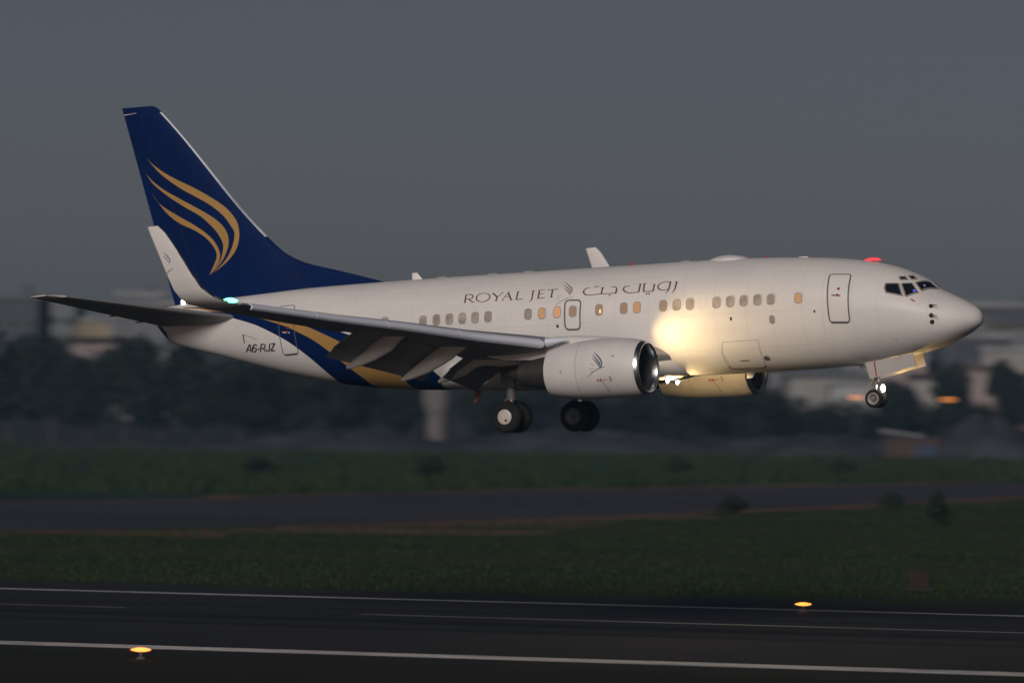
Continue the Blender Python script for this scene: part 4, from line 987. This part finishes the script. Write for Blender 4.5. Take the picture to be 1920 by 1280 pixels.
def crown_mesh(name, m, seed, lobes, n, size):
    """unit crown: leaf-clump faces through an uneven volume; height 1, half-width about .5"""
    rnd = random.Random(seed); L = []
    for _ in range(lobes):
        a = rnd.uniform(0, 6.283); r = rnd.uniform(0, .30); z = rnd.uniform(.34, .80)
        L.append((r * math.cos(a), r * math.sin(a), z, rnd.uniform(.13, .24)))
    vs = []; fs = []
    for k in range(n):
        lx, ly, lz, lr = L[k % lobes]
        while True:
            d = Vector((rnd.uniform(-1, 1), rnd.uniform(-1, 1), rnd.uniform(-1, 1)))
            if .05 < d.length <= 1: break
        d = d.normalized() * (d.length ** .45) * lr * rnd.uniform(.8, 1.15)
        c = Vector((lx, ly, lz)) + d; nr = (d.normalized() + Vector((rnd.uniform(-.7, .7), rnd.uniform(-.7, .7), rnd.uniform(-.4, .9)))).normalized()
        t = nr.orthogonal().normalized(); t = Matrix.Rotation(rnd.uniform(0, 6.28), 3, nr) @ t; b = nr.cross(t); q = size * rnd.uniform(.6, 1.5)
        i = len(vs); vs += [c + t * q, c + b * q * .6 + nr * q * .2, c - t * q * .9, c - b * q * .6]
        fs.append((i, i + 1, i + 2, i + 3))
    top = max(v[2] for v in vs)
    me = bpy.data.meshes.new(name); me.from_pydata([(v[0], v[1], v[2] / top) for v in vs], [], fs); me.materials.append(m)
    return me
def trunk_mesh(name, seed):
    rnd = random.Random(seed); mb = MB(); p = Vector((0, 0, -.02)); r = .035
    for k in range(4):
        q = p + Vector((rnd.uniform(-.03, .03), rnd.uniform(-.03, .03), .14)); mb.tube(p, q, r, r * .82, 8); p, r = q, r * .82
        if k > 0:
            for _ in range(2):
                a = rnd.uniform(0, 6.28); e = p + Vector((math.cos(a) * .24, math.sin(a) * .24, rnd.uniform(.12, .24))); mb.tube(p, e, r * .6, r * .2, 6)
    me = bpy.data.meshes.new(name); me.from_pydata(mb.v, [], mb.f); me.materials.append(V_['bark']); return me
CROWN = [crown_mesh('crown', V_['leaf'], 11, 13, 2600, .028), crown_mesh('crown', V_['leaf2'], 12, 11, 2600, .028), crown_mesh('crown', V_['leaf'], 13, 16, 2800, .026), crown_mesh('crown', V_['leaf2'], 17, 9, 2200, .030)]
TRUNK = [trunk_mesh('trunk', 5), trunk_mesh('trunk', 6)]
def ground_z(x, y):
    d = Vector((x, y)) - CAMXY; return hill_z(d.dot(VR), d.dot(VF)) if d.dot(VF) > 805 else 0.0
def tree(x, y, top, width, label, k, rz):
    z0 = ground_z(x, y)
    o = empty('broadleaf_tree', (x, y, z0 - .05), (0, 0, rz)); h = top - z0
    tag(o, label, 'tree', 'trees along the far edge of the airfield')
    c = link(bpy.data.objects.new('crown', CROWN[k % 4]), o); c.scale = (width, width, h)
    t = link(bpy.data.objects.new('trunk', TRUNK[k % 2]), o); t.scale = (width * .8, width * .8, h)
    return o
TREES = [
 (-306.4, 496.9, 15.1, 14.5, 'tallest dark tree at the far left edge, below the stabiliser tip'),
 (-291.8, 481.6, 14.0, 13.0, 'second dark tree from the left edge, under the thin stabiliser'),
 (-285.1, 479.2, 12.6, 12.0, 'third dark tree from the left edge, in front of the pale houses'),
 (-278.5, 476.8, 14.6, 13.5, 'fourth dark tree from the left edge, left of the tail cone'),
 (-273.6, 476.9, 13.6, 13.0, 'tree directly below the white tail cone of the jetliner'),
 (-270.4, 480.6, 13.2, 13.5, 'dark tree just left of below the black registration letters'),
 (-263.3, 478.5, 12.8, 13.5, 'dark tree straight below the black registration letters'),
 (-263.1, 489.6, 12.2, 13.0, 'dark tree below the aft service door outline'),
 (-253.7, 483.0, 11.8, 12.5, 'dark tree below the start of the blue belly stripe'),
 (-251.2, 489.7, 11.6, 12.5, 'dark tree below the gold belly stripe'),
 (-246.1, 489.9, 10.8, 11.0, 'small tree just left of the pale water tower'),
 (-240.7, 500.1, 8.8, 11.5, 'low tree between the pale water tower and the near main wheels'),
 (-233.5, 498.0, 8.6, 11.0, 'low tree behind the gap between the two pairs of main wheels'),
 (-229.3, 505.5, 8.4, 12.0, 'low tree behind the far pair of main wheels'),
 (-225.3, 512.9, 8.2, 11.5, 'low tree under the front of the near engine'),
 (-216.0, 508.4, 8.1, 11.5, 'low tree under the far engine'),
 (-213.0, 516.5, 8.8, 11.5, 'tree just right of the far engine inlet, under the belly'),
 (-212.1, 530.1, 8.0, 11.0, 'bushy tree under the forward belly, second right of the far engine'),
 (-204.7, 528.1, 7.3, 11.0, 'bushy tree left of the nose wheel'),
 (-206.0, 555.1, 9.9, 10.0, 'rounded tree behind the nose gear doors'),
 (-196.1, 548.7, 12.2, 9.0, 'tall rounded dark tree right of the nose gear below the nose'),
 (-204.0, 589.2, 12.7, 8.5, 'dark tree on the slope near the right edge among the roofs'),
 (-184.6, 532.0, 7.6, 12.0, 'broad dark tree near the right edge behind the earth mound'),
 (-190.1, 523.9, 7.0, 11.0, 'dark tree behind the amber lamps on the right'),
 (-194.2, 516.5, 6.8, 9.5, 'dark tree directly behind the nose wheel'),
]
rnd = random.Random(8)
for k, (x, y, top, w, lb) in enumerate(TREES): tree(x, y, top, w, lb, k, rnd.uniform(0, 6.28))

BUSH = crown_mesh('bush', V_['bush'], 31, 9, 700, .05)
for x, y, w, h, lb in ((-70.1, 181, 5.0, 1.3, 'wide low dark bush in the grass left of the other two near the taxiway'), (-69.1, 207, 3.0, 1.3, 'small dark bush beside the taxiway edge on the right'), (-48.4, 163, 3.6, 2.2, 'round dark bush standing out in the grass on the right'),
                       (-131.9, 352, 4.5, 1.6, 'dark shrub beyond the taxiway on the right'), (-144.6, 342, 5.0, 1.5, 'dark shrub beyond the taxiway under the far engine'), (-168.3, 301, 6.5, 1.7, 'long dark shrub beyond the taxiway at the left'), (-151.9, 303, 7.0, 1.9, 'broad dark shrub beyond the taxiway below the main wheels')):
    b = link(bpy.data.objects.new('bush', BUSH)); b.location = (x, y, -h * .22); b.scale = (w, w * .6, h * 1.25); b.rotation_euler.z = x
    tag(b, lb, 'bush', 'low bushes in the airfield grass')

# grass tufts in the strip between runway and taxiway, and beyond
rnd = random.Random(44); vs = []; fs = []
def tuft(x, y, h):
    for _ in range(3):
        a = rnd.uniform(0, 6.28); dx, dy = math.cos(a) * h * .5, math.sin(a) * h * .5; i = len(vs); ox, oy = rnd.uniform(-.3, .3), rnd.uniform(-.3, .3)
        vs.extend([(x + ox - dx * .5, y + oy - dy * .5, -.02), (x + ox + dx * .5, y + oy + dy * .5, -.02), (x + ox + rnd.uniform(-.4, .4) * h, y + oy + rnd.uniform(-.4, .4) * h, h)]); fs.append((i, i + 1, i + 2))
for _ in range(26000):
    v = 255 + rnd.random() ** 1.3 * 210; u = rnd.uniform(-1, 1) * (v * .09 + 4); p = CAMXY + VR * u + VF * v
    if p.y < 31 + 2 * math.sin(p.x * .13): continue
    tx = np.interp(p.y, [q[1] for q in near_e], [q[0] for q in near_e])
    if p.x < tx + 3: continue
    tuft(p.x, p.y, rnd.uniform(.06, .22))
for _ in range(9000):
    v = 470 + rnd.random() * 330; u = rnd.uniform(-1, 1) * (v * .09 + 4); p = CAMXY + VR * u + VF * v
    tx = np.interp(p.y, [q[1] for q in reversed(far_e)], [q[0] for q in reversed(far_e)])
    if p.x > tx - 3: continue
    tuft(p.x, p.y, rnd.uniform(.25, .8))
tg = mesh_obj('grass_tufts', vs, fs, V_['blades'], None, fix=False); tag(tg, 'rough grass tufts covering the airfield', 'grass', kind='stuff')

# ---- buildings on the slope
B_ = {}
for n, c in dict(cream=(0.295, 0.295, 0.287), grey=(0.171, 0.186, 0.202), dark=(0.0853, 0.093, 0.109), pink=(0.31, 0.264, 0.264), white=(0.372, 0.388, 0.403), tan=(0.326, 0.271, 0.202), brick=(0.155, 0.109, 0.093)).items():
    B_[n] = paint('plaster_' + n, c, 0.9, var=.16, scale=.35, spec=.2)
B_['roof'] = paint('sheet_roof', (.22, .23, .24), .7, var=.2, scale=.6, stretch=(.3, 2, 1))
B_['rust'] = paint('rusty_sheet_roof', (.085, .065, .055), .7, var=.3, scale=.6, stretch=(.3, 2, 1))
B_['tarp'] = paint('blue_tarpaulin', (.012, .035, .085), .6, var=.2, scale=.8)
B_['pane'] = paint('dark_window_pane', (.025, .028, .032), .2, var=.2, scale=2)
WIN = MB().box((0, 0, 0), (1.0, .12, 1.2)); DOOR = MB().box((0, 0, 0), (.95, .12, 2.0)); SILL = MB().box((0, -.08, -.66), (1.2, .2, .1))
def shared(name, mb, m):
    me = bpy.data.meshes.new(name); me.from_pydata(mb.v, [], mb.f); me.materials.append(m); return me
WIN_ME, DOOR_ME, SILL_ME = shared('window', WIN, B_['pane']), shared('door', DOOR, B_['rust']), shared('sill', SILL, B_['roof'])
def house(name, x, y, top, w, wall, roof, label, k, depth=8.0, cat='house'):
    rnd = random.Random(k * 7 + 1); z0 = ground_z(x, y) - .4; h = top - z0
    rz = RV + rnd.uniform(-.25, .25)
    o = empty(name, (x, y, z0), (0, 0, rz)); tag(o, label, cat, 'houses on the far slope')
    rh = .35 if k % 3 else .9
    mb = MB(); mb.box((0, 0, (h - rh) / 2), (w, depth, h - rh)); mb.build('wall', B_[wall], o)
    mb = MB()
    if k % 3:
        mb.box((0, 0, h - rh / 2), (w + .5, depth + .5, rh)); mb.box((0, -depth / 2 + .1, h + .25), (w + .3, .18, .5))
    else:
        a, b = w / 2 + .35, depth / 2 + .4
        mb.add([(-a, -b, h - rh), (a, -b, h - rh), (a, b, h - rh), (-a, b, h - rh), (-a, 0, h), (a, 0, h)], [(0, 1, 5, 4), (2, 3, 4, 5), (0, 4, 3), (1, 2, 5), (3, 2, 1, 0)])
    rf = mb.build('roof', B_[roof], o)
    if k % 2 == 0:
        mb = MB(); mb.lathe([(0, .55), (1.1, .55), (1.3, .4), (1.35, .02)], (w * .25, 0, h), 'Z', 12, True); mb.build('water_tank', B_['dark'], rf)
    fl = max(1, int((h - 1.0) / 3.0)); nc = max(2, int(w / 2.2))
    for f in range(fl):
        for c in range(nc):
            zz = 1.9 + 3.0 * f
            if zz > h - rh - .8 or rnd.random() < .15: continue
            wn_ = link(bpy.data.objects.new('window', WIN_ME), o); wn_.location = (-w / 2 + w * (c + .5) / nc, -depth / 2 - .02, zz)
            if f > 0 or c != 1:
                sl = link(bpy.data.objects.new('sill', SILL_ME), wn_)
    d = link(bpy.data.objects.new('door', DOOR_ME), o); d.location = (-w / 2 + w * .5 / nc + .0, -depth / 2 - .09, 1.0 if fl < 2 else 1.0)
    return o
HOUSES = [
 ('apartment_block', -386.0, 636.2, 21.4, 10.5, 'dark', 'roof', 'dark flat-roofed block on the skyline at the far left edge'),
 ('apartment_block', -391.5, 661.2, 20.6, 6.8, 'grey', 'roof', 'pale grey block on the skyline right of the dark far left block'),
 ('house', -363.7, 624.6, 17.4, 7.3, 'tan', 'roof', 'tan plastered house between the dark trees and the tail cone'),
 ('house', -346.8, 593.8, 14.6, 8.6, 'pink', 'rust', 'pinkish low house just above the dark trees left of the tail cone'),
 ('apartment_block', -387.2, 679.8, 22.1, 7.7, 'grey', 'roof', 'grey block on the skyline behind the base of the fin'),
 ('house', -355.5, 622.9, 18.0, 8.8, 'grey', 'roof', 'grey house right behind the horizontal stabiliser root'),
 ('house', -332.8, 583.9, 13.4, 9.2, 'cream', 'roof', 'cream house below the tail cone above the trees'),
 ('apartment_block', -376.0, 674.0, 20.5, 6.8, 'dark', 'roof', 'dark block hidden mostly behind the rear fuselage'),
 ('apartment_block', -260.9, 739.2, 21.8, 13.0, 'dark', 'roof', 'widest dark block on the skyline at the right edge'),
 ('house', -262.1, 722.0, 19.9, 9.3, 'grey', 'roof', 'grey house on the skyline just right of the nose tip'),
 ('house', -241.7, 692.9, 17.9, 8.2, 'grey', 'rust', 'grey house under the dark skyline block at the right edge'),
 ('house', -240.8, 671.3, 16.2, 10.4, 'dark', 'roof', 'long low dark house right of the underside of the nose'),
 ('house', -257.2, 696.7, 15.6, 7.4, 'cream', 'roof', 'cream house with pale roof just under the nose'),
 ('house', -226.9, 650.2, 14.1, 7.8, 'cream', 'roof', 'cream house near the right edge, halfway up the slope'),
 ('house', -253.8, 665.2, 11.3, 8.8, 'grey', 'roof', 'grey house behind the nose gear strut'),
 ('house', -249.7, 634.0, 10.6, 10.1, 'cream', 'roof', 'pale long roofed house under the belly left of the nose gear'),
 ('house', -247.6, 662.6, 12.7, 7.2, 'pink', 'roof', 'pinkish house right behind the nose gear doors'),
 ('house', -225.8, 634.2, 11.3, 6.1, 'pink', 'rust', 'pinkish house right of the tall rounded tree'),
 ('house', -216.4, 627.6, 10.6, 6.1, 'brick', 'rust', 'brick coloured house at the right edge above the amber lamps'),
 ('house', -261.5, 650.5, 9.9, 6.3, 'grey', 'roof', 'grey house under the belly nearest to the far engine inlet'),
 ('house', -237.9, 617.4, 8.8, 6.8, 'white', 'roof', 'white low house behind the nose wheel'),
 ('house', -235.3, 640.8, 10.5, 6.2, 'cream', 'rust', 'small cream house left of the tall rounded tree'),
]
for k, h in enumerate(HOUSES): house(*h, k, cat='building' if h[0] == 'apartment_block' else 'house')

# pale water tower standing in the trees
WT = paint('weathered_render', (.17, .155, .16), .9, var=.2, scale=.6)
wt = empty('water_tower', (-236.9, 479.8, 0), (0, 0, RV)); tag(wt, 'pale pinkish water tower below the rear belly', 'water tower')
mb = MB(); mb.lathe([(4.6, 1.2), (6.2, 1.75), (9.2, 1.75), (9.6, 1.2), (9.75, .02)], (0, 0, 0), 'Z', 20); mb.build('tank', WT, wt, smooth=True, sharp=30)
mb = MB(); mb.lathe([(0, 1.2), (4.6, 1.15)], (0, 0, 0), 'Z', 18); mb.build('shaft', WT, wt, smooth=True)
mb = MB(); mb.lathe([(0, 1.9), (.9, 1.9), (.9, .85)], (0, 0, 0), 'Z', 8); mb.build('plinth', WT, wt)
# shed with pale roof, red wall and blue tarpaulin
sh = empty('shed', (-177.7, 485.5, 0), (0, 0, RV)); tag(sh, 'low shed with pale roof, red wall and blue tarpaulin beyond the taxiway', 'shed')
mb = MB(); mb.box((0.6, 0, 1.25), (6.4, 3.2, 2.5)); mb.build('wall', paint('red_oxide_wall', (.065, .035, .030), .8, var=.25, scale=.8), sh)
mb = MB(); mb.add([(-3.2, -2.1, 3.3), (2.0, -2.1, 2.7), (2.0, 2.1, 2.9), (-3.2, 2.1, 3.6), (-3.2, -2.1, 3.2), (2.0, -2.1, 2.6), (2.0, 2.1, 2.8), (-3.2, 2.1, 3.5)], [(0, 1, 2, 3), (7, 6, 5, 4), (0, 4, 5, 1), (1, 5, 6, 2), (2, 6, 7, 3), (3, 7, 4, 0)]); mb.build('roof', B_['white'], sh)
mb = MB(); mb.box((2.2, -1.9, 1.0), (2.4, .5, 1.4)); mb.build('tarpaulin', B_['tarp'], sh)
mb = MB()
for x in (-3.0, -1.4): mb.box((x, -1.9, 1.6), (.14, .14, 3.2))
mb.build('post', B_['dark'], sh)
# amber tube lamps on posts far right
def tube_lamp(x, y, z, L, label):
    o = empty('street_lamp', (x, y, 0), (0, 0, RV)); tag(o, label, 'lamp', 'amber lamps beyond the taxiway')
    mb = MB(); mb.tube((0, 0, -.2), (0, 0, z + .1), .07, .05, 8); mb.box((0, -.1, z + .12), (L + .1, .25, .08)); mb.build('post', B_['dark'], o)
    mb = MB(); mb.tube((-L / 2, -.15, z), (L / 2, -.15, z), .06, .06, 10); mb.build('lamp_tube', M['lamp_amber'], o)
tube_lamp(-192.6, 506.2, 7.2, 1.6, 'lit amber lamp beyond the field just left of the nose wheel')
tube_lamp(-182.4, 511.0, 7.05, 1.9, 'lit amber lamp beyond the field right of the nose wheel')

# ---- runway edge lights and marker
def edge_light(x, y, sc, label):
    o = empty('runway_edge_light', (x, y, 0.0), (0, 0, RV)); tag(o, label, 'runway light', 'lit lamps along the runway edges')
    mb = MB(); mb.lathe([(0, .16 * sc), (.05, .16 * sc), (.08, .05 * sc), (.22, .05 * sc)], (0, 0, 0), 'Z', 14, True); mb.build('base', B_['dark'], o)
    mb = MB(); rings = []
    for k in range(7):
        u = k / 6; q = math.sin(math.pi * (.12 + .8 * u)); rings.append([(.32 * sc * q * math.cos(a), .10 * sc * q * math.sin(a), .24 + .13 * sc * u) for a in [2 * math.pi * i / 16 for i in range(16)]])
    mb.rings(rings); mb.build('lens', M['lamp_orange'], o, smooth=True)
edge_light(0.23, -30.36, 1.0, 'lit orange runway edge lamp on the near edge line at lower left')
edge_light(1.30, 20.76, 1.0, 'lit orange runway edge lamp on the far edge at lower right')
MKD = paint('dark_marker_steel', (.018, .016, .015), .8, var=.2, scale=2)
mk = empty('marker_box', (-4.2, 47.0, 0), (0, 0, .3)); tag(mk, 'squat rust red marker box in the grass at lower right', 'marker')
mb = MB(); mb.box((0, 0, .5), (.85, .4, .65)); mb.build('panel', paint('rust_red_panel', (.022, .009, .007), .8, var=.2, scale=2), mk)
mb = MB(); mb.box((0, 0, .08), (1.3, .8, .16)); mb.build('plinth', MKD, mk)
mb = MB(); mb.box((0, 0, .87), (1.02, .52, .05)); mb.build('cap', MKD, mk)

# ---- evening haze: one closed box of thin air round everything
hm = bpy.data.materials.new('evening_haze'); hm.use_nodes = True; nt = hm.node_tree; nt.nodes.clear()
ho = nt.nodes.new('ShaderNodeOutputMaterial'); pv = nt.nodes.new('ShaderNodeVolumePrincipled')
pv.inputs['Color'].default_value = (.36, .66, 1.0, 1); pv.inputs['Density'].default_value = HAZE; pv.inputs['Anisotropy'].default_value = 0.0
nt.links.new(pv.outputs[0], ho.inputs['Volume'])
hz = MB().box((-200, 990, 19.5), (4500, 2930, 41)).build('haze', hm); tag(hz, 'thin grey evening haze over the airfield', 'haze', kind='stuff')
